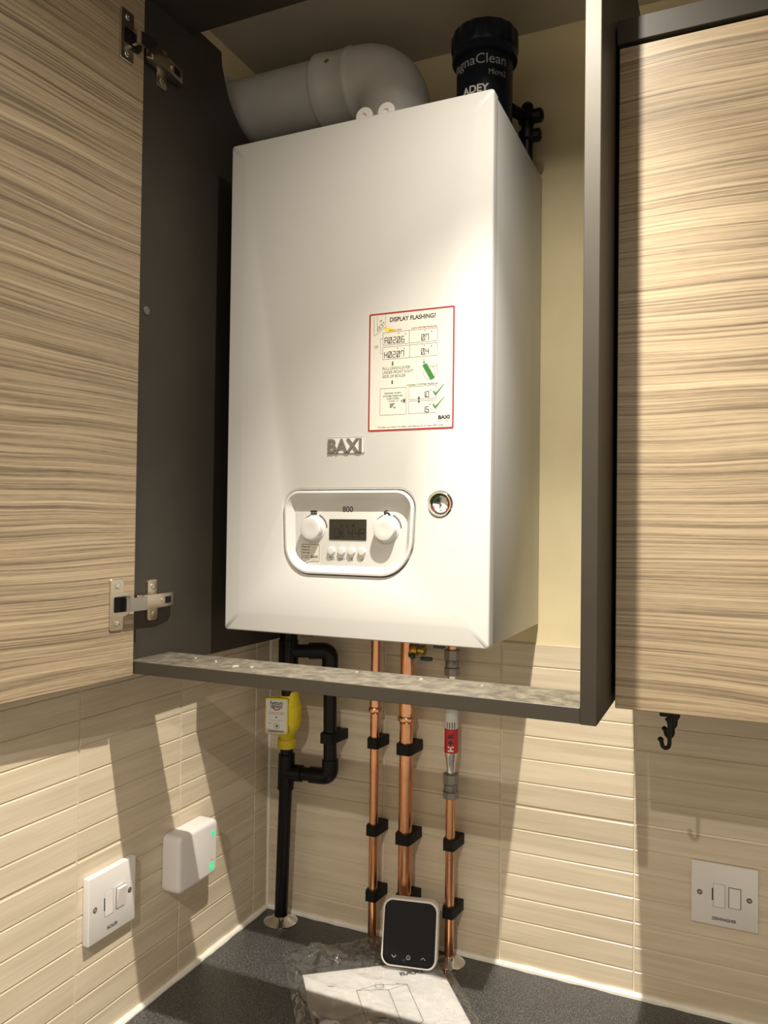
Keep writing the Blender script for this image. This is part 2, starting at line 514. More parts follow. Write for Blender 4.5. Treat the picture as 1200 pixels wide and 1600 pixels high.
def slab_mesh(wd, h):
    bm = box(B(), 0, wd, 0.0012, 0.0030, 0, h)
    me = bpy.data.meshes.new('tile')
    bm.to_mesh(me); bm.free()
    me.materials.append(M['tile'])
    return me

_mesh_cache = {}
def lay_tiles(wall, joints, place, rot):
    for z0, z1 in Z_ROWS:
        for a, b in zip(joints, joints[1:]):
            g = 0.0009
            wd = round(b - a - 2 * g, 4)
            h = z1 - z0
            p = h / 7
            key = (wd, round(h, 4))
            if key not in _mesh_cache:
                _mesh_cache[key] = (slab_mesh(wd, h), strip_mesh(wd, p - 0.0003))
            sm, st = _mesh_cache[key]
            t = bpy.data.objects.new('tile', sm); COL.objects.link(t)
            t.parent = wall
            t.location = place(a + g, b - g, z0)
            t.rotation_euler.z = rot
            for k in range(7):
                s = bpy.data.objects.new('tile_strip', st); COL.objects.link(s)
                s.parent = t
                s.location = (0, random.uniform(-0.0001, 0.0001), k * p + 0.00015)
                s.rotation_euler = (random.uniform(-.002, .002), 0, random.uniform(-.0006, .0006))
lay_tiles(wall_back, X_JOINTS, lambda a, b, z: (a, 0.0, z), 0.0)
lay_tiles(wall_left, Y_JOINTS, lambda a, b, z: (0.0, -b, z), pi / 2)

# silicone beads where the tiles meet the worktop
def bead(pts_fn, n, name, label):
    bm = B()
    pts, rs = [], []
    for i in range(n + 1):
        p, r = pts_fn(i / n)
        pts.append(p); rs.append(r)
    tube(bm, pts, rs, 10)
    tag(struct(name, bm, M['silicone']), label, 'sealant')
rnd = [random.uniform(-1, 1) for _ in range(90)]
bead(lambda t: ((t * 1.24, -0.0015, 0.0012), 0.0056 + 0.0009 * rnd[int(t * 60)]), 60, 'trim_1', 'white silicone bead between worktop and back wall tiles')
bead(lambda t: ((0.0015, -t * 0.86, 0.0012), 0.0056 + 0.0009 * rnd[int(t * 60) + 20]), 60, 'trim_2', 'white silicone bead between worktop and left wall tiles')

bead(lambda t: ((0.0008, -0.0008, 0.004 + t * (TILE_TOP - 0.004)), 0.0030 + 0.0004 * rnd[int(t * 60) + 10]), 40, 'trim_3', 'pale grout line up the tiled corner of the two walls')

# worktop
bm = box(B(), 0.0, 1.3, -0.62, 0.0, -0.04, 0.0, 0.003, 2)
tag(obj('worktop', bm, M['worktop'], origin=(0.65, -0.31, -0.04)), 'dark grey speckled worktop running under the pipes', 'worktop')

# ceiling downlights with their own lamps
for i, (x, y, beams, rad_) in enumerate(LAMPS):
    t = thing('ceiling_downlight', (x, y, CEIL), ['recessed ceiling downlight right in front of the open cabinet', 'recessed ceiling downlight further back in the kitchen'][i], 'light', 'ceiling downlights')
    bm = lathe(B(), [(0.030, -0.004), (0.044, -0.004), (0.044, 0.0), (0.030, 0.0), (0.030, -0.004)], (0, 0, 0), cap=False)
    obj('trim_ring', bm, M['whiteplastic'], t, local=True)
    bm = B(); flat(bm, circ(0, 0, 0.030, 32)[::-1], lambda u, v, d: (u, v, -0.0012))
    obj('lens', bm, M['lens'], t, local=True)
    for wt, cone in beams:
        ld = bpy.data.lights.new('downlight_lamp', 'SPOT')
        ld.energy = wt; ld.color = LAMP_TINT; ld.spot_size = rad(cone); ld.spot_blend = 1.0; ld.shadow_soft_size = rad_
        lo = bpy.data.objects.new('lamp', ld); COL.objects.link(lo)
        lo.parent = t
        lo.location = (0, 0, -0.03)

# ------------------------------------------------------------------ boiler cabinet (open)
PX0, PX1 = 0.031, 0.047       # left side panel
QX0, QX1 = 0.6232, 0.6395     # right side panel
CY = -0.416                   # cabinet front
CZ0, CZ1 = 0.4885, 1.4015
cab = thing('boiler_cabinet', (0.335, -0.21, CZ0), 'tall dark framed wall cupboard with its wooden door open round the white boiler', 'cupboard')
notch = [(0.0, CZ0), (0.0, 1.30), (-0.110, 1.2985), (-0.150, 1.2990), (-0.1677, 1.3027), (-0.1857, 1.3097), (-0.2017, 1.3224), (-0.2174, 1.3397), (-0.2279, 1.3591), (-0.2368, 1.384), (-0.2389, CZ1), (CY, CZ1), (CY, CZ0)]
bm = prism(B(), notch, lambda u, v, d: (PX0 + d, u, v), 0.0, PX1 - PX0)
sp_l = obj('side_panel', bm, M['lam'], cab, angle=20)
sp_l['label'] = 'dark inner side panel with a curved cut-out for the flue'
bm = lathe(B(), [(0.0058, 0.0), (0.0058, 0.0010), (0.0050, 0.0016)], (PX1, -0.3945, 0.9660), 'x', 24)
obj('screw_cap', bm, M['capgrey'], sp_l)
obj('side_panel', box(B(), QX0, QX1, CY, 0.0, CZ0, CZ1, 0.0006), M['lam'], cab)
rail = obj('bottom_rail', box(B(), PX1, QX0, CY, -0.3345, 0.489, 0.505, 0.0005), M['dusty'], cab)
bm = B()
for (x, y, l, a) in ((0.1935, -0.388, 0.008, 0.9), (0.2145, -0.383, 0.004, 0.3), (0.152, -0.372, 0.0025, 1.2), (0.345, -0.352, 0.003, 0), (0.43, -0.356, 0.004, 0.4), (0.505, -0.36, 0.003, 1), (0.112, -0.362, 0.002, 0)):
    b2 = box(B(), -l / 2, l / 2, -0.0009, 0.0009, 0, 0.0016)
    bmesh.ops.rotate(b2, verts=b2.verts, cent=(0, 0, 0), matrix=Matrix.Rotation(a, 3, 'Z'))
    bmesh.ops.translate(b2, verts=b2.verts, vec=(x, y, 0.505))
    mm = bpy.data.meshes.new('x'); b2.to_mesh(mm); b2.free(); bm.from_mesh(mm); bpy.data.meshes.remove(mm)
tag(obj('plaster_crumbs', bm, M['debris'], rail), kind='stuff')
obj('top_rail', box(B(), PX1, QX0, CY, -0.310, 1.3855, CZ1, 0.0005), M['lam'], cab)

# door, opened a little past square; local x runs away from the hinge edge, inner face at y = 0
DOOR_O = Vector((0.0565, -0.4175, 0.4870))
dv = Vector((-0.0590, -0.9983, 0)).normalized()
dn = Vector((0.9983, -0.0590, 0)).normalized()       # inner face normal (towards the room's right)
door = obj('door', box(B(), 0, 0.585, -0.018, 0.0, 0, 0.9145, 0.0008), M['wood'], None, local=True)
door.parent = cab
# local x -> dv, local y -> dn (out of the inner face), local z -> up
_dm = Matrix((dv, dn, Vector((0, 0, 1)))).transposed()
door.rotation_euler = _dm.to_euler()
door.location = DOOR_O - cab.location
door['label'] = 'wide open door with horizontal striped wood grain'

def add_screw(bm, c, nrm, r=0.0034):
    q = B()
    lathe(q, [(r, 0.0), (r, 0.0006), (r * 0.8, 0.0011), (r * 0.35, 0.0011), (r * 0.3, 0.0004)], (0, 0, 0), 'z', 16)
    rot = Vector((0, 0, 1)).rotation_difference(Vector(nrm)).to_matrix()
    bmesh.ops.rotate(q, verts=q.verts, cent=(0, 0, 0), matrix=rot)
    bmesh.ops.translate(q, verts=q.verts, vec=c)
    mm = bpy.data.meshes.new('x'); q.to_mesh(mm); q.free(); bm.from_mesh(mm); bpy.data.meshes.remove(mm)

LOCAL_IN = lambda u, v, d: (u, d, v)    # door inner face: u along door, v up, d towards the room
for zc in (0.5805, 1.3020):
    zl = zc - DOOR_O.z
    # plate screwed to the door, with the round lip of the cup
    out = rrect(0.0205, 0.0425, zl - 0.0325, zl + 0.0325, 0.0025, 3)
    bm = prism(B(), out, LOCAL_IN, 0.0, 0.0022, 0.0006)
    prism(bm, circ(0.0215, zl, 0.0165, 28), LOCAL_IN, 0.0, 0.0016, 0.0005)
    plate = obj('hinge_plate', bm, M['nickel'], door, local=True)
    bm = prism(B(), rrect(0.0160, 0.0365, zl - 0.0098, zl + 0.0098, 0.002, 3), LOCAL_IN, 0.0, 0.00245)
    obj('hinge_cup', bm, M['black'], door, local=True)
    for s in (-1, 1):
        bm = B(); add_screw(bm, (0.0315, 0.0021, zl + s * 0.0235), (0, 1, 0), 0.0038)
        obj('screw', bm, M['chrome'], door, local=True)
    # bent arm from the cup towards the cabinet
    bm = B()
    prism(bm, [(0.026, 0.001), (0.026, 0.013), (0.022, 0.0165), (-0.006, 0.0165), (-0.006, 0.014), (0.019, 0.014), (0.021, 0.011), (0.021, 0.001)],
          lambda u, v, d: (u, v, zl + d), -0.0085, 0.0085, 0.0)
    obj('hinge_arm', bm, M['armmetal'], door, local=True)
    # cross-shaped mounting plate and arm body on the side panel
    PAN = LEFTW(PX1)
    bm = prism(B(), rrect(-0.3850, -0.3640, zc - 0.0275, zc + 0.0275, 0.005, 4), PAN, 0.0, 0.0028, 0.0010, 2)
    mp = obj('mounting_plate', bm, M['nickel'], sp_l)
    bm = B()
    prof = [(-0.4150, 0.0125), (-0.4080, 0.0165), (-0.3750, 0.0175), (-0.3460, 0.0140), (-0.3390, 0.0090), (-0.3390, 0.0028), (-0.4060, 0.0028), (-0.4150, 0.0085)]
    prism(bm, prof, lambda u, v, d: (PX1 + v, u, zc + d), -0.0095, 0.0095)
    bmesh.ops.bevel(bm, geom=[e for e in bm.edges], offset=0.0009, segments=2, profile=0.5, affect='EDGES', clamp_overlap=True)
    obj('hinge_body', bm, M['nickel'], sp_l)
    bm = B()
    prism(bm, [(-0.3655, 0.0166), (-0.3525, 0.0149), (-0.3525, 0.0152), (-0.3655, 0.0169)], lambda u, v, d: (PX1 + v, u, zc + d), -0.0045, 0.0045)
    obj('adjustment_slot', bm, M['black'], sp_l)
    bm = B(); add_screw(bm, (PX1 + 0.0170, -0.3715, zc), (0.99, 0.03, 0), 0.0036)
    obj('screw', bm, M['nickel'], sp_l)
    for s in (-1, 1):
        bm = B(); add_screw(bm, (PX1 + 0.0028, -0.3745, zc + s * 0.0180), (1, 0, 0), 0.0044)
        obj('screw', bm, M['nickel'], sp_l)

# ------------------------------------------------------------------ wall cabinet to the right (shut)
rc = thing('wall_cabinet', (0.94, -0.16, 0.4890), 'shut wall cupboard with a striped wooden door right of the boiler', 'cupboard')
obj('carcass', box(B(), 0.6440, 1.2400, -0.3000, 0.0, 0.4890, 1.2215, 0.0005), M['lam'], rc)
d2 = obj('door', box(B(), 0.6440, 1.2390, -0.3200, -0.3020, 0.4874, 1.2170, 0.0008), M['wood'], rc, origin=(0.6440, -0.3200, 0.20))
obj('cornice', box(B(), 0.6415, 1.2400, -0.3220, 0.0, 1.2215, 1.2480, 0.0006), M['lam'], rc)

# hook rack fixed under the right cabinet
hk = thing('hook_rack', (0.6965, -0.22, 0.489), 'black rack of small hanging hooks under the shut cupboard', 'hooks')
obj('mounting_bar', box(B(), 0.6885, 0.7035, -0.3000, -0.1400, 0.4790, 0.4890, 0.001), M['black'], hk)
for y in (-0.2930, -0.2420, -0.1940, -0.1480):
    pts = [(0.6985, y, 0.482), (0.6985, y, 0.449)] + [(0.6945 + 0.0040 * cos(a), y, 0.449 + 0.0055 * sin(a)) for a in [-pi * i / 8 for i in range(1, 9)]] + [(0.6895, y, 0.4515)]
    bm = tube(B(), pts, 0.0023, 10)
    lathe(bm, [(0.0005, -0.003), (0.0032, -0.001), (0.0032, 0.001), (0.0005, 0.003)], (0.6893, y, 0.4525), 'z', 12)
    obj('hook', bm, M['black'], hk)

# ------------------------------------------------------------------ boiler
BX0, BX1, BZ0, BZ1 = 0.0930, 0.4865, 0.5325, 1.2330
YR, YF = -0.2716, -0.2745     # rim and flat of the front cover
boi = thing('boiler', (0.29, -0.13, BZ0), 'white wall-hung combi boiler in the open cupboard', 'boiler')
obj('casing', box(B(), BX0 + 0.0015, BX1 - 0.0015, -0.2545, -0.002, BZ0 + 0.002, BZ1 - 0.002, 0.002, 2), M['white'], boi)

def panel_outline(g=0.0, n=10):
    """control panel outline, a little narrower at its foot; g grows it outwards"""
    out = []
    for (u, v) in rrect(0.1905 - g, 0.3872 + g, 0.6165 - g, 0.7312 + g, (0.040 + g, 0.046 + g, 0.026 + g, 0.026 + g), n):
        k = (v - 0.7312) / (0.6165 - 0.7312)
        out.append((u + (0.2890 - u) * 0.045 * k, v))
    return out

GX, GZ, GR = 0.4210, 0.7122, 0.0178
# front cover: rim ring, pillowed edge, flat with two openings
bm = B()
rings = []
for (ins, y) in ((0.0, -0.2555), (0.0, YR + 0.0016), (0.0005, YR + 0.0005), (0.0016, YR - 0.0004), (0.024, YF + 0.0002), (0.028, YF)):
    ring = [bm.verts.new((u, y, v)) for u, v in rrect(BX0 + ins, BX1 - ins, BZ0 + ins, BZ1 - ins, 0.0045, 5)]
    rings.append(ring)
for a, b in zip(rings, rings[1:]):
    for i in range(len(a)):
        bm.faces.new((a[i], a[(i + 1) % len(a)], b[(i + 1) % len(a)], b[i]))
edges = []
def loop_edges(vs):
    for i in range(len(vs)):
        e = bm.edges.get((vs[i], vs[(i + 1) % len(vs)])) or bm.edges.new((vs[i], vs[(i + 1) % len(vs)]))
        edges.append(e)
loop_edges(rings[-1])
hole = [bm.verts.new((u, YF, v)) for u, v in panel_outline(0.004)]
loop_edges(hole)
ghole = [bm.verts.new((u, YF, v)) for u, v in circ(GX, GZ, GR, 40)]
loop_edges(ghole)
bmesh.ops.triangle_fill(bm, use_beauty=True, use_dissolve=False, edges=edges, normal=(0, -1, 0))
# rolled lips of the two openings
for (src, fn) in ((hole, lambda k: [(u, v) for u, v in panel_outline(0.004 - k * 0.004)]), (ghole, lambda k: circ(GX, GZ, GR - k * 0.0016, 40))):
    prev = src
    for k, dy in ((0.45, 0.0007), (0.8, 0.0022), (0.9, 0.0070), (0.92, 0.0150)):
        ring = [bm.verts.new((u, YF + dy, v)) for u, v in fn(k)]
        for i in range(len(ring)):
            bm.faces.new((prev[i], prev[(i + 1) % len(ring)], ring[(i + 1) % len(ring)], ring[i]))
        prev = ring
bmesh.ops.recalc_face_normals(bm, faces=bm.faces)
# make the flat face the viewer
ff = max(bm.faces, key=lambda f: abs(f.normal.y) * f.calc_area())
if ff.normal.y > 0:
    bmesh.ops.reverse_faces(bm, faces=bm.faces)
obj('front_cover', bm, M['white'], boi, angle=30)

# control panel: raised rim, sloped wall, recessed face
YP = -0.2660
bm = B()
def ring_at(g, y): return [bm.verts.new((u, y, v)) for u, v in panel_outline(g)]
prev = None
for g, y in ((-0.0008, YF + 0.012), (-0.0008, YF - 0.0012), (-0.0016, YF - 0.0022), (-0.0040, YF - 0.0024), (-0.0050, YF - 0.0016), (-0.0125, YP + 0.0002), (-0.0135, YP)):
    r_ = ring_at(g, y)
    if prev:
        for i in range(len(r_)):
            bm.faces.new((prev[i], prev[(i + 1) % len(r_)], r_[(i + 1) % len(r_)], r_[i]))
    prev = r_
bm.faces.new(prev)
bmesh.ops.recalc_face_normals(bm, faces=bm.faces)
if max(bm.faces, key=lambda f: f.calc_area()).normal.y > 0:
    bmesh.ops.reverse_faces(bm, faces=bm.faces)
panel = obj('control_panel', bm, M['panel'], boi, angle=28)

PF = FRONT(YP - 0.0002)
for cx, cz in ((0.2345, 0.6788), (0.3447, 0.6794)):
    bm = lathe(B(), [(0.0176, 0.0), (0.0176, -0.0012), (0.0166, -0.0020), (0.0160, -0.0022), (0.0154, -0.0110), (0.0146, -0.0124), (0.0132, -0.0128), (0.0060, -0.0122)], (cx, YP, cz), 'y', 40)
    obj('knob', bm, M['panel'], panel, angle=25)
    bm = B()
    band(bm, cx, cz, 0.0190, 0.0212, rad(4), rad(66), PF, n=18)
    for i in range(14):
        a0, a1 = rad(108 + i * 5), rad(113 + i * 5)
        band(bm, cx, cz, 0.0186, 0.0188 + 0.0012 * (1 - i / 14), a0, a1, PF, n=1)
    obj('dial_marking', bm, M['greyink'], panel, smooth=False)
# radiator and tap symbols over the dials
bm = B()
for i in range(4):
    flat(bm, rrect(0.2293 + i * 0.0024, 0.2312 + i * 0.0024, 0.6975, 0.7040, 0.0005, 2), PF)
line(bm, (0.2285, 0.7022), (0.2395, 0.7022), 0.0008, PF); line(bm, (0.2285, 0.6993), (0.2395, 0.6993), 0.0008, PF)
x0, z0 = 0.3400, 0.6982
flat(bm, [(x0, z0 + .0012), (x0 + .0090, z0 + .0012), (x0 + .0090, z0 - .0012), (x0 + .0072, z0 - .0012), (x0 + .0072, z0), (x0 + .0058, z0), (x0 + .0058, z0 + .0036), (x0, z0 + .0036)], PF)
flat(bm, rrect(x0 - .0004, x0 + .0026, z0, z0 + .0050, .0004, 2), PF, 0.00005)
line(bm, (x0 + .0036, z0 + .0036), (x0 + .0036, z0 + .0056), 0.0010, PF); line(bm, (x0 + .0016, z0 + .0056), (x0 + .0056, z0 + .0056), 0.0010, PF)
text(bm, '800', 0.2862, 0.7020, PF, cap=0.0074, align='c', bold=0.012)
text(bm, 'RESET', 0.2782, 0.6368, PF, cap=0.0026, align='c')
# back arrow, list, tick under the buttons
z = 0.6382
poly_line(bm, [(0.2600, z + .0018), (0.2652, z + .0018), (0.2664, z + .0004), (0.2652, z - .0012), (0.2612, z - .0012)], 0.0007, PF)
flat(bm, [(0.2590, z + .0018), (0.2606, z + .0031), (0.2606, z + .0005)], PF)
for k in range(3):
    line(bm, (0.2915, z + .0016 - .0015 * k), (0.2950, z + .0016 - .0015 * k), 0.0006, PF); line(bm, (0.2898, z + .0016 - .0015 * k), (0.2906, z + .0016 - .0015 * k), 0.0006, PF)
poly_line(bm, [(0.3066, z + .0002), (0.3082, z - .0016), (0.3116, z + .0024)], 0.0008, PF)
obj('lettering', bm, M['ink'], panel, smooth=False)
for cx in (0.2626, 0.2783, 0.2930, 0.3086):
    bm = lathe(B(), [(0.0056, 0.0), (0.0056, -0.0012), (0.0050, -0.0034), (0.0044, -0.0040), (0.002, -0.0042)], (cx, YP, 0.6490), 'y', 28)
    obj('button', bm, M['panel'], panel)
bm = prism(B(), rrect(0.2586, 0.3146, 0.6640, 0.6920, 0.0008, 3), PF, 0.0, 0.0006)
disp = obj('display', bm, M['lcd'], panel, smooth=False)
bm = B()
DF = FRONT(YP - 0.0009)
seg_text(bm, 'Ok', 0.2668, 0.6672, 0.0120, DF, 0.0009)
seg_text(bm, '44', 0.2880, 0.6672, 0.0120, DF, 0.0009, pitch=0.80)
seg_text(bm, 'o', 0.3055, 0.6672, 0.0120, DF, 0.0009)
for x in (0.2765, 0.2850):
    flat(bm, [(x, 0.6818), (x + .0022, 0.6818), (x + .0022, 0.6845), (x, 0.6838)], DF)
flat(bm, rrect(0.2935, 0.2975, 0.6818, 0.6850, .0004, 2), DF)
disp_txt = obj('display_digits', bm, M['lcdseg'], panel, smooth=False)
# small speech-bubble sticker (its square code left out)
bm = B()
bub = [(0.2166, 0.6335), (0.2222, 0.6335), (0.2246, 0.6303), (0.2270, 0.6335), (0.2426, 0.6335), (0.2434, 0.6343), (0.2434, 0.6562), (0.2426, 0.6570), (0.2168, 0.6570), (0.2160, 0.6562), (0.2160, 0.6341)]
prism(bm, [(0.2150, 0.6290), (0.2446, 0.6290), (0.2446, 0.6585), (0.2150, 0.6585)], FRONT(YP), 0.0, 0.0002)
obj('service_sticker', bm, M['paper'], panel, smooth=False)
bm = B(); SF = FRONT(YP - 0.0004)
poly_line(bm, bub, 0.0006, SF, close=True)
for k, s in enumerate(('Scan and', 'track on', 'your app')):
    text(bm, s, 0.2174, 0.6528 - 0.0040 * k, SF, cap=0.0021, width=0.0108, bold=0.03)
text(bm, 'BAXI', 0.2304, 0.6386, SF, cap=0.0032, width=0.0106, bold=0.05)
for k in range(2):
    line(bm, (0.2178, 0.6410 - .0026 * k), (0.2272, 0.6410 - .0026 * k), 0.0006, SF)
line(bm, (0.2310, 0.6358), (0.2410, 0.6358), 0.0004, SF)
obj('sticker_print', bm, M['greyink'], panel, smooth=False)

# raised maker's letters on a small plate
bm = prism(B(), rrect(0.2586, 0.3141, 0.7800, 0.8020, 0.0016, 3), FRONT(YF), -0.001, 0.0009, 0.0004)
lp = obj('logo_plate', bm, M['panel'], boi)
bm = B()
text(bm, 'BAXI', 0.2604, 0.7820, FRONT(YF - 0.0006), cap=0.0176, width=0.0500, bold=0.022)
g_ = bmesh.ops.extrude_face_region(bm, geom=list(bm.faces))
bmesh.ops.translate(bm, verts=[v for v in g_['geom'] if isinstance(v, bmesh.types.BMVert)], vec=(0, -0.0018, 0))
bmesh.ops.recalc_face_normals(bm, faces=bm.faces)
obj('logo_letters', bm, M['logo'], lp, smooth=False)
bm = B()
line(bm, (0.2588, 0.7803), (0.3136, 0.7803), 0.0007, FRONT(YF - 0.0011)); line(bm, (0.3139, 0.7803), (0.3139, 0.8015), 0.0005, FRONT(YF - 0.0011)); line(bm, (0.2590, 0.8017), (0.3136, 0.8017), 0.0004, FRONT(YF - 0.0011))
obj('plate_edge', bm, M['greyink'], lp, smooth=False)

# pressure gauge
bm = lathe(B(), [(0.0160, 0.012), (0.0160, -0.0004), (0.0152, -0.0014), (0.0138, -0.0014), (0.0130, 0.0006), (0.0128, 0.004)], (GX, YF, GZ), 'y', 48, cap=False)
gauge = obj('pressure_gauge', bm, M['chrome'], boi)
bm = B(); flat(bm, circ(GX, GZ, 0.0130, 40), FRONT(YF + 0.0036)); obj('dial', bm, M['gauge'], gauge, smooth=False)
GF = FRONT(YF + 0.0033)
bm = B(); band(bm, GX, GZ, 0.0108, 0.0129, 0, 2 * pi, GF, n=40)
pts = [(GX, GZ)] + circ(GX, GZ, 0.0110, 12, rad(98), rad(170)); flat(bm, pts, GF, 0.0001)
for a in (-40, -5, 30, 62, 200, 235):
    line(bm, (GX + .0088 * cos(rad(a)), GZ + .0088 * sin(rad(a))), (GX + .0106 * cos(rad(a)), GZ + .0106 * sin(rad(a))), .0007, GF, 0.0001)
text(bm, 'bar', GX, GZ - .0085, GF, cap=.0018, align='c', d=0.0001, bold=.03)
for s_, a in (('0', 222), ('1', 150), ('2', 92), ('3', 28), ('4', -42)):
    text(bm, s_, GX + .0078 * cos(rad(a)), GZ + .0078 * sin(rad(a)) - .0008, GF, cap=.0016, align='c', d=0.00012)
obj('scale', bm, M['ink'], gauge, smooth=False)
bm = B(); band(bm, GX, GZ, 0.0100, 0.0116, rad(-45), rad(40), GF, 0.0002, n=16); band(bm, GX, GZ, 0.0100, 0.0116, rad(190), rad(222), GF, 0.0002, n=8)
obj('red_zone', bm, M['redink'], gauge, smooth=False)
bm = B(); band(bm, GX, GZ, 0.0080, 0.0112, rad(100), rad(165), GF, 0.00025, n=12)
obj('green_zone', bm, M['darkgreenink'], gauge, smooth=False)
bm = prism(B(), [(GX - .0006, GZ - .0030), (GX + .0006, GZ - .0030), (GX + .0012, GZ + .0085), (GX + .0006, GZ + .0088)], GF, 0.0004, 0.0010)
lathe(bm, [(0.0016, 0), (0.0016, -0.0012), (0.0006, -0.0016)], (GX, YF + 0.003, GZ), 'y', 16)
obj('needle', bm, M['greyink'], gauge)

# red-edged instruction sticker
SX, SZ, SW, SH = 0.3190, 0.8080, 0.1195, 0.1560
mm_ = 0.001
def S(u, v, d): return (SX + u * SW / 120, YF - 0.0003 - d, SZ + v * SH / 156)
bm = prism(B(), rrect(0, 120, 0, 156, 2.0, 4), S, -0.0003, 0.0)
stick = obj('instruction_sticker', bm, M['paper'], boi, smooth=False)
stick['label'] = 'white instruction sticker with a red border'
bm = B()
o_, i_ = rrect(0, 120, 0, 156, 2.0, 4), rrect(2.1, 117.9, 2.1, 153.9, 0.8, 4)
for k in range(len(o_)):
    k2 = (k + 1) % len(o_)
    flat(bm, [o_[k], o_[k2], i_[k2], i_[k]], S, 0.0001)
text(bm, 'ERROR CODE', 29, 131.2, S, cap=1.7, width=17.5, d=.0001, bold=.02); text(bm, 'LOW SYSTEM PRESSURE', 61, 131.2, S, cap=1.9, width=35, d=.0001, bold=.02)
text(bm, 'OR', 7.6, 110, S, cap=3.6, width=6.0, d=.0001)
obj('red_print', bm, M['redink'], stick, smooth=False)
bm = B()
text(bm, 'DISPLAY FLASHING?', 29.8, 143.4, S, cap=5.4, width=64.5, d=.0001, bold=.03)
for s_, x, z in (('A.02.06', 23.0, 115.2), ('0.7', 75.0, 115.2), ('H.02.07', 22.8, 96.4), ('0.4', 75.0, 96.8)):
    seg_text(bm, s_, x, z, 7.6, S, 0.95, .0001, slash=True, pitch=.78)
seg_text(bm, '1.0', 77.0, 41.6, 7.2, S, 1.0, .0001); seg_text(bm, '1.5', 77.2, 22.2, 7.2, S, 1.0, .0001)
for x, z in ((42.5, 127.5), (52.4, 125.6), (79.5, 128.0), (88.6, 126.0), (41.5, 108.0), (51.0, 106.4), (78.8, 108.4), (88.8, 106.8), (88.0, 50.2), (87.8, 31.8)):
    flat(bm, circ(x, z, .75, 10), S, .0001)
for (x, z0, z1) in ((34.6, 91.2, 85.2), (34.3, 66.5, 60.8), (72.2, 43.7, 33.7)):
    line(bm, (x, z0 - .5), (x, z1 + .5), 1.1, S, .0001)
    zt = (z0 - z1) * .38
    flat(bm, [(x, z1), (x + 1.5, z1 + zt), (x - 1.5, z1 + zt)], S, .0001); flat(bm, [(x, z0), (x - 1.5, z0 - zt), (x + 1.5, z0 - zt)], S, .0001)
line(bm, (78.8, 90.7), (78.8, 86), .7, S, .0001); poly_line(bm, [(77.2, 87.4), (78.8, 85.4), (80.4, 87.4)], .7, S, .0001)
for s_, x, z, wd in (('PULL', 20.1, 80.2, 9.8), ('LEVER', 46.0, 80.2, 13.8), ('UNDER FRONT RIGHT', 20.2, 75.1, 43.6), ('SIDE OF BOILER', 20.3, 69.9, 33.0)):
    text(bm, s_, x, z, S, cap=3.7, width=wd, d=.0001)
poly_line(bm, [(53.2, 41.4), (46.8, 38.4), (53.2, 35.7)], .7, S, .0001); flat(bm, circ(51.6, 38.5, 1.4, 12), S, .0001); line(bm, (53.0, 41.2), (53.0, 35.9), .5, S, .0001)
for k, wd in enumerate((7.0, 5.6, 4.6, 3.4)):
    line(bm, (31.2, 35.2 - 1.5 * k), (31.2 + wd, 35.4 - 1.5 * k), .9, S, .0001)
text(bm, 'bar', 36.4, 29.6, S, cap=2.0, d=.0001, bold=.03)
text(bm, 'BAXI', 99.0, 12.7, S, cap=4.3, width=15.6, d=.0001, bold=.06)
text(bm, 'Heat is easy', 99.1, 9.6, S, cap=1.5, width=15.0, d=.0001)
text(bm, 'To view our How To video visit baxi.co.uk or scan QR code.', 14.0, 4.0, S, cap=2.2, width=92, d=.0001, bold=.008)
# little line drawing of the boiler corner
poly_line(bm, [(7.0, 151.4), (7.1, 127.6), (8.0, 126.6), (25.2, 138.0)], .35, S, .0001); line(bm, (11.5, 152.5), (11.6, 130.4), .3, S, .0001); line(bm, (23.8, 152.8), (23.9, 139.5), .3, S, .0001)
poly_line(bm, [(12.4, 133.6), (12.6, 137.2), (20.6, 144.0), (21.6, 142.6), (21.2, 138.8), (13.6, 132.8)], .5, S, .0001, True)
flat(bm, [(15.6, 144.2), (18.4, 146.2), (18.4, 147.4), (15.6, 145.4)], S, .0001); flat(bm, circ(15.0, 136.8, .9, 10), S, .0001); flat(bm, circ(18.8, 139.8, .9, 10), S, .0001)
obj('black_print', bm, M['ink'], stick, smooth=False)
bm = B()
for (a, b, c, d) in ((20.4, 57.9, 113.2, 129.8), (57.9, 96.7, 113.2, 129.8), (20.2, 58.6, 94.3, 110.6), (58.6, 96.8, 94.3, 110.6), (17.1, 54.6, 21.0, 56.0), (58.2, 95.9, 39.6, 56.2), (58.2, 95.8, 21.2, 37.3)):
    poly_line(bm, [(a, c), (b, c), (b, d), (a, d)], .48, S, .0001, True)
poly_line(bm, [(20.0, 122), (16.6, 122), (16.9, 102.7), (20.0, 102.7)], .35, S, .0001)
band(bm, 86.5, 72.6, 8.3, 8.7, rad(0), rad(360), S, .00008, n=32); band(bm, 90.0, 76.0, 7.2, 7.5, rad(-60), rad(120), S, .00008, n=16)
band(bm, 92.5, 85.5, 5.0, 5.3, rad(-120), rad(40), S, .00008, n=12); line(bm, (97.0, 73.0), (96.6, 83.0), .35, S, .00008)
obj('grey_print', bm, M['greyink'], stick, smooth=False)
bm = B()
flat(bm, [(76.6, 82.6), (77.2, 83.6), (81.8, 85.2), (82.9, 84.6), (93.8, 66.4), (93.4, 65.3), (88.6, 63.3), (87.6, 63.8)][::-1], S, .00015)
for c in ((91.2, 48.5, 95.2, 42.6, 106.6, 57.4), (91.0, 31.9, 95.0, 25.8, 106.6, 40.7)):
    flat(bm, [(c[0], c[1]), (c[0] + 1.8, c[1] + .8), (c[2] + .2, c[3] + 3.6), (c[4], c[5]), (c[4] + .3, c[5] - .6), (c[2], c[3])][::-1], S, .00015)
text(bm, 'GREEN', 30.8, 80.2, S, cap=3.7, width=14.2, d=.0001)
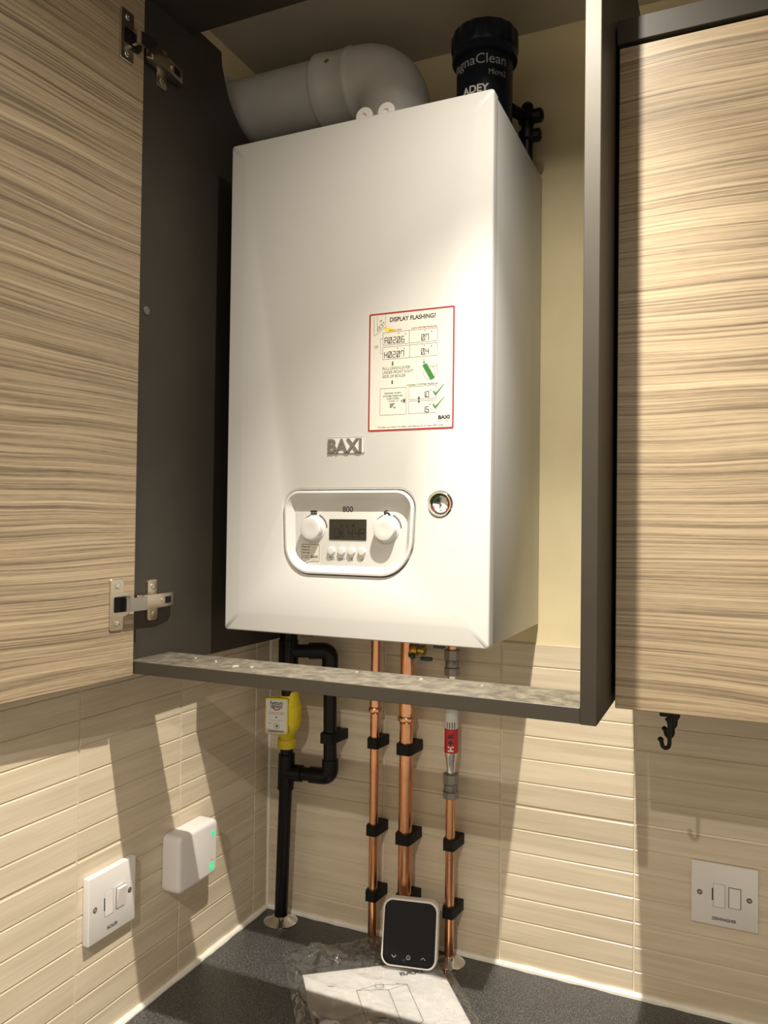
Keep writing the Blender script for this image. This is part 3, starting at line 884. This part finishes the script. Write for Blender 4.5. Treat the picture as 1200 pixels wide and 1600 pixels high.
obj('green_print', bm, M['greenink'], stick, smooth=False)
bm = B()
for s_, x, z, wd in (('CORRECT SYSTEM PRESSURE', 55.2, 57.4, 42.9), ('RELEASE WHEN', 23.7, 48.4, 23.1), ('SYSTEM PRESSURE', 21.5, 44.6, 27.8), ('IS BETWEEN', 27.0, 41.2, 17.4), ('1.0 AND 1.5', 28.2, 38.0, 15.0)):
    text(bm, s_, x, z, S, cap=2.0, width=wd, d=.0001, bold=.02)
obj('dark_green_print', bm, M['darkgreenink'], stick, smooth=False)
bm = B()
flat(bm, [(21.6, 137.0), (23.0, 137.2), (31.0, 134.7), (41.5, 131.0), (29.0, 130.2), (24.2, 131.0)][::-1], S, .00006)
obj('yellow_print', bm, M['yellowink'], stick, smooth=False)

# two-eared white bracket on the boiler's top edge
bm = box(B(), 0.2895, 0.3340, -0.2520, -0.2300, BZ1 - 0.0025, BZ1 + 0.0060, 0.001)
for x in (0.2960, 0.3290):
    lathe(bm, [(0.0040, -0.003), (0.0115, -0.003), (0.0125, -0.002), (0.0125, 0.002), (0.0115, 0.003), (0.0040, 0.003), (0.0040, -0.003)], (x, -0.2500, BZ1 + 0.0125), 'y', 28, cap=False)
    lathe(bm, [(0.0042, -0.001), (0.0042, 0.001)], (x, -0.2500, BZ1 + 0.0125), 'y', 16)
    box(bm, x - 0.0030, x + 0.0030, -0.2530, -0.2250, BZ1 + 0.0010, BZ1 + 0.0080)
obj('top_bracket', bm, M['whiteplastic'], boi)

# ------------------------------------------------------------------ flue
FY, FZ, FXC = -0.140, 1.3600, 0.2930
fl = thing('flue', (FXC, FY, BZ1), 'white plastic flue elbow and pipe leaving the boiler top leftwards', 'flue')
bm = lathe(B(), [(0.050, 0.0), (0.050, 0.195)], (0.0005, FY, FZ), 'x', 48)
obj('pipe', bm, M['fluegrey'], fl)
path = [(FXC, FY, BZ1 - 0.001), (FXC, FY, 1.3080)] + [tuple(p) for p in arc3((FXC, FY, FZ), (0, 0, 1), (-1, 0, 0), 0.052, 14)][1:] + [(0.2370, FY, FZ), (0.2340, FY, FZ), (0.2315, FY, FZ), (0.2275, FY, FZ), (0.2250, FY, FZ), (0.1970, FY, FZ), (0.1945, FY, FZ), (0.1900, FY, FZ), (0.1875, FY, FZ), (0.1735, FY, FZ), (0.1710, FY, FZ)]
rs = [0.0535] * (len(path) - 11) + [0.0535, 0.0537, 0.0556, 0.0556, 0.0542, 0.0542, 0.0552, 0.0552, 0.0562, 0.0562, 0.0505]
el = obj('elbow', tube(B(), path, rs, 48), M['fluegrey'], fl, angle=40)
bm = B(); add_screw(bm, (0.2030, FY - 0.0515, FZ + 0.0170), (0, -0.95, 0.31), 0.0040)
obj('screw', bm, M['nickel'], fl)
bm = lathe(B(), [(0.0505, 0.0), (0.0600, 0.0), (0.0600, 0.004), (0.0505, 0.006)], (-0.0030, FY, FZ), 'x', 40)
obj('wall_collar', bm, M['fluegrey'], fl)

# ------------------------------------------------------------------ magnetic filter
MX, MY = 0.4290, -0.128
mf = thing('magnetic_filter', (MX, MY, BZ1), 'dark navy cylindrical magnetic filter with printed lettering above the boiler', 'filter')
bm = lathe(B(), [(0.030, BZ1), (0.040, BZ1 + 0.003), (0.0405, 1.358)], (MX, MY, 0), 'z', 56)
obj('canister', bm, M['navy'], mf)
prof = [(0.0435, 1.3535), (0.0468, 1.3545), (0.0470, 1.3640), (0.0462, 1.3660), (0.0468, 1.3680), (0.0478, 1.3700), (0.0478, 1.3900), (0.0455, 1.3950), (0.0300, 1.3970)]
bm = lathe(B(), prof, (MX, MY, 0), 'z', 120, scal=[0, 0, 0, 0, 0, .018, .018, .012, 0, 16])
obj('cap', bm, M['navy'], mf)
def wrapf(r):
    return lambda a, v, d: (MX + (r + d) * cos(a), MY + (r + d) * sin(a), v)
RC = 0.0409
WF = lambda u, v, d: (MX + (RC + d) * cos(u / RC), MY + (RC + d) * sin(u / RC), v)
aR = rad(-27)
bm = B(); text(bm, 'MagnaClean', aR * RC, 1.3330, WF, cap=0.0140, width=0.0970, align='r', split=.05)
text(bm, 'Micro2', aR * RC, 1.3170, WF, cap=0.0078, width=0.0270, align='r', split=.05)
lm = obj('lettering', bm, M['silverprint'], mf, smooth=False)
bm = B(); text(bm, 'ADEY', rad(-92) * RC, 1.2930, WF, cap=0.0105, width=0.0400, align='c', bold=.03, split=.05)
obj('maker_lettering', bm, M['whiteprint'], mf, smooth=False)
bm = B()
vx, vy = 0.4760, -0.062
lathe(bm, [(0.0085, BZ1 + .001), (0.0085, 1.262), (0.0135, 1.264), (0.0135, 1.276), (0.0095, 1.278), (0.0095, 1.290), (0.0140, 1.292), (0.0140, 1.306), (0.0090, 1.309), (0.0090, 1.316), (0.0060, 1.320)], (vx, vy, 0), 'z', 12)
tube(bm, [(MX + .03, MY + .03, 1.298), (vx, vy, 1.298)], 0.0085, 12)
lathe(bm, [(0.0080, -.002), (0.0105, .000), (0.0105, .012), (0.0060, .015)], (vx + 0.009, vy, 1.299), 'x', 10)
lathe(bm, [(0.0080, -.002), (0.0095, .000), (0.0095, .010), (0.0060, .012)], (vx + 0.009, vy, 1.270), 'x', 10)
obj('isolating_valve', bm, M['black'], mf)

# ------------------------------------------------------------------ copper pipes
def pipe(x, y, r, z0, z1, label, fittings=()):
    t = thing('copper_pipe', (x, y, 0.0), label, 'pipe', 'copper pipes under the boiler')
    obj('tube', lathe(B(), [(r, z0), (r, z1)], (x, y, 0), 'z', 28), M['copper'], t)
    for (z, h) in fittings:
        bm = lathe(B(), [(r + .0002, z - .002), (r + .0008, z), (r + .0032, z + .002), (r + .0036, z + .005), (r + .0028, z + .008), (r + .0014, z + .010), (r + .0016, z + h), (r + .0002, z + h + .001)], (x, y, 0), 'z', 28)
        obj('capillary_fitting', bm, M['solder'], t)
    return t
C1, C2, C3 = (0.2220, -0.030), (0.2795, -0.033), (0.3555, -0.031)
pipe(*C1, 0.0075, 0.0, 0.5325, 'slim copper pipe nearest the black waste pipe', [(0.3760, 0.060)])
pipe(*C2, 0.0110, 0.0, 0.5325, 'thickest copper pipe, behind the small black-faced thermostat', [(0.3680, 0.065)])
pipe(*C3, 0.0075, 0.0, 0.2660, 'slim copper pipe below the red-banded chrome fitting')

# pipe clips: each holds a pipe off the tiles
def clip(c, z, r, dep, label, group):
    bm = B()
    out = [(-0.0085 - r, -0.0), (-0.0045 - r, dep - .006), (-0.0035 - r * .8, dep), (0.0035 + r * .8, dep), (0.0045 + r, dep - .006), (0.0085 + r, 0.0)]
    out = [(u * .78, v) for u, v in out]
    prism(bm, out, lambda u, v, d: (c[0] + u, -v - 0.0002, z + d), -0.0085, 0.0085, 0.001)
    tag(obj('pipe_clip', bm, M['black'], origin=(c[0], 0, z)), label, 'clip', group)
G1 = 'black pipe clips on the tiled wall'
for z, l in ((0.3270, 'topmost black clip on the slim copper pipe nearest the waste pipe'), (0.1850, 'middle black clip on the slim copper pipe nearest the waste pipe'), (0.0790, 'lowest black clip on the slim copper pipe nearest the waste pipe')):
    clip(C1, z, 0.0085, 0.0410, l, G1)
for z, l in ((0.3255, 'topmost black clip on the thickest copper pipe'), (0.1830, 'middle black clip on the thickest copper pipe'), (0.0830, 'lowest black clip on the thickest copper pipe, just above the thermostat')):
    clip(C2, z, 0.0125, 0.0480, l, G1)
for z, l in ((0.1850, 'upper black clip on the copper pipe below the red band'), (0.0800, 'lower black clip on the copper pipe beside the thermostat')):
    clip(C3, z, 0.0085, 0.0415, l, G1)

# chrome collars where pipes pass through the worktop
def collar(x, y, r, rp, label):
    bm = lathe(B(), [(r, 0.0002), (r, 0.0012), (r * .93, 0.0026), (rp + .006, 0.0060), (rp + .0012, 0.0105), (rp + .0006, 0.0110)], (x, y, 0), 'z', 48)
    tag(obj('pipe_collar', bm, M['chrome'], origin=(x, y, 0)), label, 'collar', 'chrome pipe collars')
collar(0.0500, -0.0345, 0.0290, 0.0115, 'chrome floor collar round the black waste pipe')
collar(0.3570, -0.0310, 0.0240, 0.0078, 'chrome floor collar on the right beside the thermostat')

# red-banded chrome inline fitting over the third pipe
wc = thing('inline_fitting', (*C3, 0.262), 'chrome inline cylinder with a red lettered band between grey nuts', 'pipe fitting')
def nut(z0, z1, r, m=M['nut']):
    bm = B()
    lathe(bm, [(r * .86, z0), (r, z0 + .0012), (r, z1 - .0012), (r * .86, z1)], (*C3, 0), 'z', 8)
    obj('compression_nut', bm, m, wc, angle=25)
nut(0.2565, 0.2680, 0.0132); nut(0.2790, 0.2955, 0.0128)
nut(0.4490, 0.4620, 0.0130); nut(0.4730, 0.4900, 0.0132)
obj('lower_union', lathe(B(), [(0.0100, 0.2660), (0.0110, 0.2680), (0.0110, 0.2780), (0.0098, 0.2795)], (*C3, 0), 'z', 24), M['nut'], wc)
obj('upper_union', lathe(B(), [(0.0100, 0.4615), (0.0108, 0.4625), (0.0108, 0.4720), (0.0100, 0.4735)], (*C3, 0), 'z', 24), M['nut'], wc)
obj('chrome_body', lathe(B(), [(0.0068, 0.2940), (0.0068, 0.3040), (0.0078, 0.3120), (0.0098, 0.3230), (0.0104, 0.3300), (0.0104, 0.4150), (0.0096, 0.4240), (0.0072, 0.4320), (0.0068, 0.4380), (0.0068, 0.4500)], (*C3, 0), 'z', 36), M['chrome'], wc)
obj('pale_label', lathe(B(), [(0.01065, 0.3660), (0.01065, 0.4130)], (*C3, 0), 'z', 40), M['label'], wc)
obj('red_band', lathe(B(), [(0.01075, 0.3285), (0.01075, 0.3665)], (*C3, 0), 'z', 40), M['red'], wc)
R3 = 0.0109
W3 = lambda u, v, d: (C3[0] + (R3 + d) * cos(u / R3), C3[1] + (R3 + d) * sin(u / R3), v)
ac = rad(-76) * R3
bm = B(); text(bm, 'H', ac + .0042, 0.3315, W3, cap=.0085, rot=pi / 2, bold=.04, split=.1); obj('lettering', bm, M['whiteprint'], wc, smooth=False)
bm = B(); text(bm, '+', ac + .0052, 0.3405, W3, cap=.0105, rot=pi / 2, bold=.05, split=.1); text(bm, 'R', ac + .0042, 0.3520, W3, cap=.0085, rot=pi / 2, bold=.04, split=.1)
for k in range(4):
    line(bm, (ac - .006 + k * .004, 0.3675), (ac - .006 + k * .004, 0.3770), .0014, W3)
obj('lettering', bm, M['ink'], wc, smooth=False)
obj('upper_tube', lathe(B(), [(0.0075, 0.4895), (0.0075, BZ0 + .0005)], (*C3, 0), 'z', 24), M['copper'], wc)

# brass service valve tucked under the boiler
vt = thing('service_valve', (0.300, -0.038, 0.475), 'small brass valve with dark levers beneath the boiler', 'valve')
obj('body', lathe(B(), [(0.0060, 0.2905), (0.0095, 0.2925), (0.0095, 0.3010), (0.0060, 0.3020), (0.0060, 0.3080), (0.0080, 0.3090), (0.0080, 0.3130)], (0, -0.040, 0.4860), 'x', 12), M['brass'], vt)
bm = box(B(), 0.3060, 0.3260, -0.0450, -0.0390, 0.4700, 0.4765, .0015, 2); obj('lever', bm, M['teal'], vt)
bm = box(B(), 0.2915, 0.2975, -0.0510, -0.0410, 0.4720, 0.4800, .0012, 2); obj('lever', bm, M['teal'], vt)
bm = box(B(), 0.3300, 0.3480, -0.0500, -0.0400, 0.4920, 0.4990, .0018, 2); box(bm, 0.3370, 0.3410, -0.0470, -0.0430, 0.4985, BZ0 + .0005); obj('lever', bm, M['teal'], vt)
bm = tube(B(), [(0.2920, -.05, BZ0), (0.2940, -.052, 0.5050), (0.3060, -.053, 0.4945), (0.3180, -.052, 0.4965), (0.3230, -.05, BZ0)], 0.0013, 8); obj('wire', bm, M['wire'], vt)
bm = tube(B(), [(0.0990, -.060, 0.4995), (0.1180, -.060, 0.5010), (0.1420, -.060, 0.5060), (0.1520, -.060, BZ0 + .0005)], 0.0035, 12)
tag(obj('relief_tube', bm, M['copper'], origin=(0.125, -.06, .5)), 'thin bent copper tube right under the boiler base', 'pipe')

# ------------------------------------------------------------------ black condensate waste run
wp = thing('waste_pipe', (0.050, -0.0345, 0.0), 'black plastic waste pipe with a side branch, standing in the corner', 'pipe')
A0, A1 = Vector((0.0500, -0.0345, 0.0)), Vector((0.0640, -0.0445, 0.3120))
def onA(z):
    return A0 + (A1 - A0) * (z / 0.312)
obj('main_pipe', tube(B(), [A0, onA(0.312)], 0.0112, 24), M['pvc'], wp)
bm = tube(B(), [onA(0.2300), onA(0.2310), onA(0.2910), onA(0.2920)], [0.0125, 0.0140, 0.0140, 0.0125], 24)
TZ = 0.2600
bp0, bp1 = onA(TZ), Vector((0.1430, -0.0360, 0.2610))
dirb = (bp1 - bp0).normalized()
tube(bm, [bp0, bp0 + dirb * .030, bp0 + dirb * .031], [0.0140, 0.0140, 0.0120], 24)
obj('tee', bm, M['pvc'], wp)
obj('branch_pipe', tube(B(), [bp0 + dirb * .02, bp1 - dirb * .012], 0.0112, 24), M['pvc'], wp)
obj('elbow', tube(B(), [bp1 - dirb * .036] + arc3(bp1, dirb, (0, 0, 1), 0.012, 8) + [Vector((bp1.x, bp1.y, 0.2900))], 0.0138, 24), M['pvc'], wp)
T1 = Vector((0.1400, -0.0360, 0.4720))
T2 = Vector((0.0860, -0.0700, 0.4720))
obj('riser', tube(B(), [Vector((bp1.x, bp1.y, 0.270)), Vector((T1.x, T1.y, 0.460))], 0.0112, 24), M['pvc'], wp)
d2_ = (T2 - T1).normalized()
obj('elbow', tube(B(), [Vector((T1.x, T1.y, 0.436))] + arc3(T1, (0, 0, 1), d2_, 0.012, 8) + [T1 + d2_ * .036], 0.0138, 24), M['pvc'], wp)
obj('branch_pipe', tube(B(), [T1 + d2_ * .01, T2], 0.0112, 24), M['pvc'], wp)
bm = B()
cz = [(0.0150, 0.4300), (0.0162, 0.4310), (0.0162, 0.4900), (0.0148, 0.4920), (0.0148, BZ0 + .0005)]
lathe(bm, cz, (0.0790, -0.0700, 0), 'z', 48, scal=[.0, .03, .03, 0, 0, 14])
obj('boiler_connector', bm, M['pvc'], wp)
obj('drop_pipe', lathe(B(), [(0.0112, 0.3980), (0.0112, 0.4320)], (0.0790, -0.0700, 0), 'z', 24), M['pvc'], wp)
clip((0.1420, -0.036), 0.3275, 0.0122, 0.0510, 'black clip holding the upright branch of the waste pipe', G1)

# yellow condensate trap with printed plate
yt = thing('condensate_trap', (0.068, -0.052, 0.305), 'yellow plastic condensate trap with a printed white plate', 'trap')
YC = (0.0790, -0.0640)
bm = B()
tube(bm, [(0.0640, -0.0460, 0.3020), (0.0640, -0.0460, 0.3040), (0.0640, -0.0460, 0.3170), (0.0640, -0.0460, 0.3190)], [0.0140, 0.0158, 0.0158, 0.0140], 28)
obj('lower_nut', bm, M['yellow'], yt)
bm = tube(B(), [(0.0640, -0.0460, 0.3170), (0.0650, -0.0480, 0.3260), (0.0700, -0.0550, 0.3380), (0.0760, -0.0610, 0.3480), (0.0785, -0.0635, 0.3560), (YC[0], YC[1], 0.3800), (YC[0], YC[1], 0.3820), (YC[0], YC[1], 0.3960), (YC[0], YC[1], 0.4040), (YC[0], YC[1], 0.4060)],
          [0.0128, 0.0135, 0.0165, 0.0195, 0.0208, 0.0208, 0.0190, 0.0165, 0.0150, 0.0120], 32)
obj('body', bm, M['yellow'], yt)
# plate faces the room, turned a little towards the right
PO = Vector((0.0700, -0.0905, 0.3655)); pr = rad(14)
eu, en = Vector((cos(pr), sin(pr), 0)), Vector((sin(pr), -cos(pr), 0))
PL = lambda u, v, d: tuple(PO + eu * u + Vector((0, 0, v)) + en * d)
bm = prism(B(), rrect(-0.0195, 0.0195, -0.0300, 0.0300, 0.0028, 4), PL, -0.0080, 0.0, 0.0008)
prism(bm, rrect(-0.010, 0.014, -0.014, 0.022, 0.002, 3), PL, -0.030, -0.0078)
obj('plate_housing', bm, M['yellow'], yt)
bm = prism(B(), rrect(-0.0178, 0.0178, -0.0282, 0.0282, 0.0022, 4), PL, 0.0, 0.0004)
lab = obj('printed_plate', bm, M['paper'], yt, smooth=False)
bm = B()
text(bm, 'hetun', 0.0, 0.0195, PL, cap=0.0062, width=0.0215, align='c', bold=.022, d=.0006); text(bm, 'detect', 0.0, 0.0142, PL, cap=0.0058, width=0.0205, align='c', bold=.022, d=.0006)
flat(bm, circ(0.0, -0.0012, 0.0013, 14), PL, .0006)
band(bm, 0.0006, -0.0160, 0.0044, 0.0049, 0, 2 * pi, PL, .0006, n=24)
flat(bm, [(-.0012, -.0172), (.0008, -.0172), (.0026, -.0192), (.0026, -.0128), (.0008, -.0148), (-.0012, -.0148)], PL, .0006)
for k in range(2):
    line(bm, (-.0135, -.0236 - .0016 * k), (.0135, -.0236 - .0016 * k), .0008, PL, .0006)
line(bm, (-.0135, -.0062), (.0135, -.0062), .0003, PL, .0006); line(bm, (-.0135, -.0112), (-.0085, -.0112), .0007, PL, .0006)
obj('black_print', bm, M['ink'], lab, smooth=False)
bm = B()
band(bm, 0.0, 0.0190, 0.0072, 0.0090, rad(-145), rad(-35), PL, .00055, n=12)
text(bm, 'CONDENSATE LEAK', 0.0, 0.0060, PL, cap=.0013, width=0.027, align='c', d=.0006); text(bm, 'DETECTION UNIT', 0.0, 0.0036, PL, cap=.0013, width=0.027, align='c', d=.0006)
obj('red_print', bm, M['redink'], lab, smooth=False)

# ------------------------------------------------------------------ fused switch plates
def switch_plate(fn, word, label, tilt, thick, name='fused_switch', loc=(0, 0, 0)):
    t = thing(name, loc, label, 'switch', 'fused switch plates')
    bm = prism(B(), rrect(-0.043, 0.043, -0.043, 0.043, 0.0012, 3), fn, 0.0, thick, 0.0018, 2)
    obj('plate', bm, M['whiteplastic'], t)
    T = thick
    bm = prism(B(), rrect(-0.0140, 0.0006, -0.0165, 0.0150, 0.0006, 2), fn, T - .0005, T + .0005, .0003)
    obj('fuse_carrier', bm, M['whiteplastic'], t)
    bm = prism(B(), [(-0.0160, -0.0080), (-0.0144, -0.0080), (-0.0144, 0.0085), (-0.0160, 0.0085)], fn, T - .0005, T + .0003)
    poly_line(bm, rrect(-0.0143, 0.0009, -0.0168, 0.0153, 0.0006, 2), 0.0003, fn, T + .0002, True)
    obj('carrier_slot', bm, M['ink'], t, smooth=False)
    bm = prism(B(), rrect(0.0054, 0.0216, -0.0150, 0.0136, 0.0005, 2), fn, T - .0005, T + .0001)
    obj('rocker_gap', bm, M['ink'], t, smooth=False)
    # rocker: wedge, higher at one end
    h0, h1 = (0.0012, 0.0012 + tilt)
    a = [(-0.0143, T), (0.0129, T), (0.0129, T + h1), (-0.0143, T + h0)]
    bm = B()
    q0 = [bm.verts.new(fn(0.0062, v, d)) for v, d in a]; q1 = [bm.verts.new(fn(0.0208, v, d)) for v, d in a]
    bm.faces.new(q0); bm.faces.new(q1[::-1])
    for i in range(4):
        bm.faces.new((q0[i], q0[(i + 1) % 4], q1[(i + 1) % 4], q1[i]))
    bmesh.ops.recalc_face_normals(bm, faces=bm.faces)
    bmesh.ops.bevel(bm, geom=list(bm.edges), offset=.0004, segments=1, affect='EDGES')
    rk = obj('rocker', bm, M['whiteplastic'], t)
    for x in (-0.0318, 0.0318):
        bm = prism(B(), circ(x, 0.0, 0.0036, 20), fn, T - .001, T + .0002)
        obj('screw_hole', bm, M['darkmetal'], t, smooth=False)
        bm = prism(B(), circ(x, 0.0, 0.0026, 18), fn, T, T + .0007, .0004)
        obj('screw', bm, M['nickel'], t)
    bm = B(); text(bm, word, 0.0, -0.0350, fn, cap=0.0042, width=0.0031 * len(word), align='c', bold=.025, d=T + .0002)
    obj('lettering', bm, M['ink'], t, smooth=False)
    return t
switch_plate(lambda u, v, d: (0.0006 + d, -0.3965 + u, 0.1820 + v), 'BOILER', 'white fused switch lettered BOILER on the left wall', 0.0042, 0.0095, loc=(0, -0.3965, 0.139))
rp = switch_plate(lambda u, v, d: (0.7512 + u, -0.0006 - d, 0.1720 + v), 'DISHWASHER', 'white fused switch lettered DISHWASHER on the back wall', 0.0010, 0.0045, loc=(0.7512, 0, 0.129))

# ------------------------------------------------------------------ white wireless receiver with green lights
rv = thing('wireless_receiver', (0, -0.2395, 0.1435), 'white rounded receiver box with two lit green indicators on the left wall', 'receiver')
bm = prism(B(), rrect(-0.2865, -0.1925, 0.1435, 0.2270, 0.0095, 6), LEFTW(0.0008), 0.0, 0.0300, 0.0060, 4)
obj('housing', bm, M['whiteplastic'], rv, angle=50)
RF = LEFTW(0.0311)
bm = B(); flat(bm, circ(-0.2065, 0.2075, 0.0042, 20), RF); obj('indicator_light', bm, M['led'], rv, smooth=False)
bm = B(); band(bm, -0.2085, 0.1580, 0.0032, 0.0060, 0, 2 * pi, RF, n=28); flat(bm, rrect(-0.2097, -0.2073, 0.1560, 0.1600, .0006, 2), RF); obj('ring_light', bm, M['led'], rv, smooth=False)
bm = B(); line(bm, (-0.2085, 0.1662), (-0.2085, 0.1690), .0007, RF); obj('marking', bm, M['greyink'], rv, smooth=False)

# ------------------------------------------------------------------ booklet in a clear bag, thermostat on top
BA = rad(37.3)
bk = thing('instruction_booklet', (0.1710, -0.1690, 0.0006), 'white printed instruction booklet lying in a clear bag on the worktop', 'booklet', rz=BA)
# local: x along the top edge, -y down the page
bm = box(B(), 0.0, 0.210, -0.297, 0.0, 0.0, 0.0055, 0.0004); obj('pages', bm, M['page'], bk, local=True)
KF = lambda u, v, d: (u, v, 0.0056 + d)
bm = B()
text(bm, 'BAXI', 0.1440, -0.0330, KF, cap=0.0090, width=0.036, bold=.035)
obj('title_print', bm, M['ink'], bk, smooth=False, local=True)
bm = B()
DRW = lambda u, v, d: (u + 0.020, v - 0.012, 0.0056 + d)
bx = [(0.052, -0.140), (0.098, -0.152), (0.098, -0.052), (0.052, -0.044)]
poly_line(bm, bx, .0009, DRW, close=True)
poly_line(bm, [(0.098, -0.152), (0.128, -0.132), (0.128, -0.044), (0.098, -0.052)], .0009, DRW)
poly_line(bm, [(0.052, -0.044), (0.084, -0.036), (0.128, -0.044)], .0009, DRW)
band(bm, 0.087, -0.042, .006, .0066, 0, 2 * pi, DRW, n=20); band(bm, 0.087, -0.038, .006, .0066, 0, 2 * pi, DRW, n=20)
poly_line(bm, rrect(0.058, 0.091, -0.137, -0.121, .005, 3), .0008, DRW, close=True)
band(bm, 0.066, -0.129, .0022, .0029, 0, 2 * pi, DRW, n=12); band(bm, 0.083, -0.129, .0022, .0029, 0, 2 * pi, DRW, n=12)
line(bm, (0.066, -0.112), (0.080, -0.1145), .0024, DRW)
obj('line_drawing', bm, M['greyink'], bk, smooth=False, local=True)
bm = B(); flat(bm, [(0.003, -0.132), (0.008, -0.132), (0.008, -0.108), (0.003, -0.108)], KF); obj('red_corner_print', bm, M['redink'], bk, smooth=False, local=True)

# the bag: two crumpled sheets
bagn = 64
def hnoise(u, v):
    from mathutils import noise as N_
    p = Vector((u * 26, v * 26, 1.7)); q = Vector((u * 60, v * 60, 5.1))
    a = N_.noise(p); b = abs(N_.noise(q)); c = abs(N_.noise(Vector((u * 14 + v * 9, v * 11 - u * 6, 9.0))))
    return 0.0040 * a + 0.0045 * b + 0.0075 * (1 - c) ** 4
def crumple(u, v):
    from mathutils import noise as N_
    a = N_.noise(Vector((u * 17 + v * 6, v * 15 - u * 5, 21.0))); b = N_.noise(Vector((u * 42 + 3, v * 30 + u * 14, 33.0)))
    return 0.0075 * max(0.0, 1 - 5.0 * abs(a)) ** 1.3 + 0.0030 * max(0.0, 1 - 5.0 * abs(b)) ** 1.3
cb_, sb_ = cos(BA), sin(BA)
def bagpt(u, v, top):
    wx, wy = 0.1710 + u * cb_ - v * sb_, -0.1690 + u * sb_ + v * cb_
    over = max(0.0, min((0.018 - max(-u, u - 0.210)) / 0.018, (0.020 - max(v, 0)) / 0.020, 1.0))
    base = 0.0016 + (0.0052) * (over * over * (3 - 2 * over))
    edge = min(1.0, (u + 0.022) / 0.012, (0.226 - u) / 0.012, (0.084 - v) / 0.012)
    edge = max(0.0, edge)
    h = base + max(0.0, hnoise(u, v)) * edge * (1.15 - 0.75 * over)
    h += crumple(u, v) * edge * (1 - 0.86 * over)
    if 0.262 < wx < 0.365 and -0.112 < wy < -0.062: h = min(h, 0.0092)   # pressed flat under the thermostat
    if wy > -0.050:                       # pushed up against the pipes and the wall
        k = wy + 0.050
        wy = -0.050 + 0.036 * (1 - math.exp(-k / 0.036))
        h += min(0.020, k * 0.28)
    if wx > 0.252 and wy > -0.115: h = min(h, 0.0092)
    if not top: h = 0.0004
    return Vector((wx, wy, h))
bm = B()
nu, nv = 110, 170
grid = [[bm.verts.new(bagpt(-0.022 + 0.248 * i / nu, 0.084 - 0.386 * j / nv, True)) for j in range(nv + 1)] for i in range(nu + 1)]
for i in range(nu):
    for j in range(nv):
        bm.faces.new((grid[i][j], grid[i][j + 1], grid[i + 1][j + 1], grid[i + 1][j]))
bmesh.ops.recalc_face_normals(bm, faces=bm.faces)
tag(obj('plastic_bag', bm, M['film'], origin=(0.27, -0.2, 0.0), angle=50), 'crumpled clear plastic bag wrapped over the white booklet', 'bag')

# thermostat leaning back against the pipe clip
th = thing('thermostat', (0.3120, -0.0930, 0.0122), 'small square thermostat with a black glass face and white rim, propped on the booklet', 'thermostat')
th.rotation_euler = (rad(-13), 0, rad(12))
TF = lambda u, v, d: (u, -d, v)
bm = prism(B(), rrect(-0.0430, 0.0430, 0.0, 0.0960, 0.0150, 8), TF, -0.016, 0.004, 0.0022, 3)
obj('housing', bm, M['whiteplastic'], th, local=True)
bm = prism(B(), rrect(-0.0402, 0.0402, 0.0028, 0.0932, 0.0130, 8), TF, 0.0, 0.0046)
sg = obj('glass_face', bm, M['glass'], th, local=True, smooth=False)
bm = B(); IF = lambda u, v, d: (u, -0.0048 - d, v)
poly_line(bm, [(-.0260, .0165), (-.0225, .0130), (-.0190, .0165)], .0007, IF)
band(bm, 0.0, .0150, .0026, .0032, 0, 2 * pi, IF, n=20); flat(bm, [(-.0006, .0140), (.0006, .0140), (.0, .0165)], IF)
poly_line(bm, [(.0190, .0138), (.0225, .0173), (.0260, .0138)], .0007, IF)
obj('touch_symbols', bm, M['silverprint'], th, local=True, smooth=False)
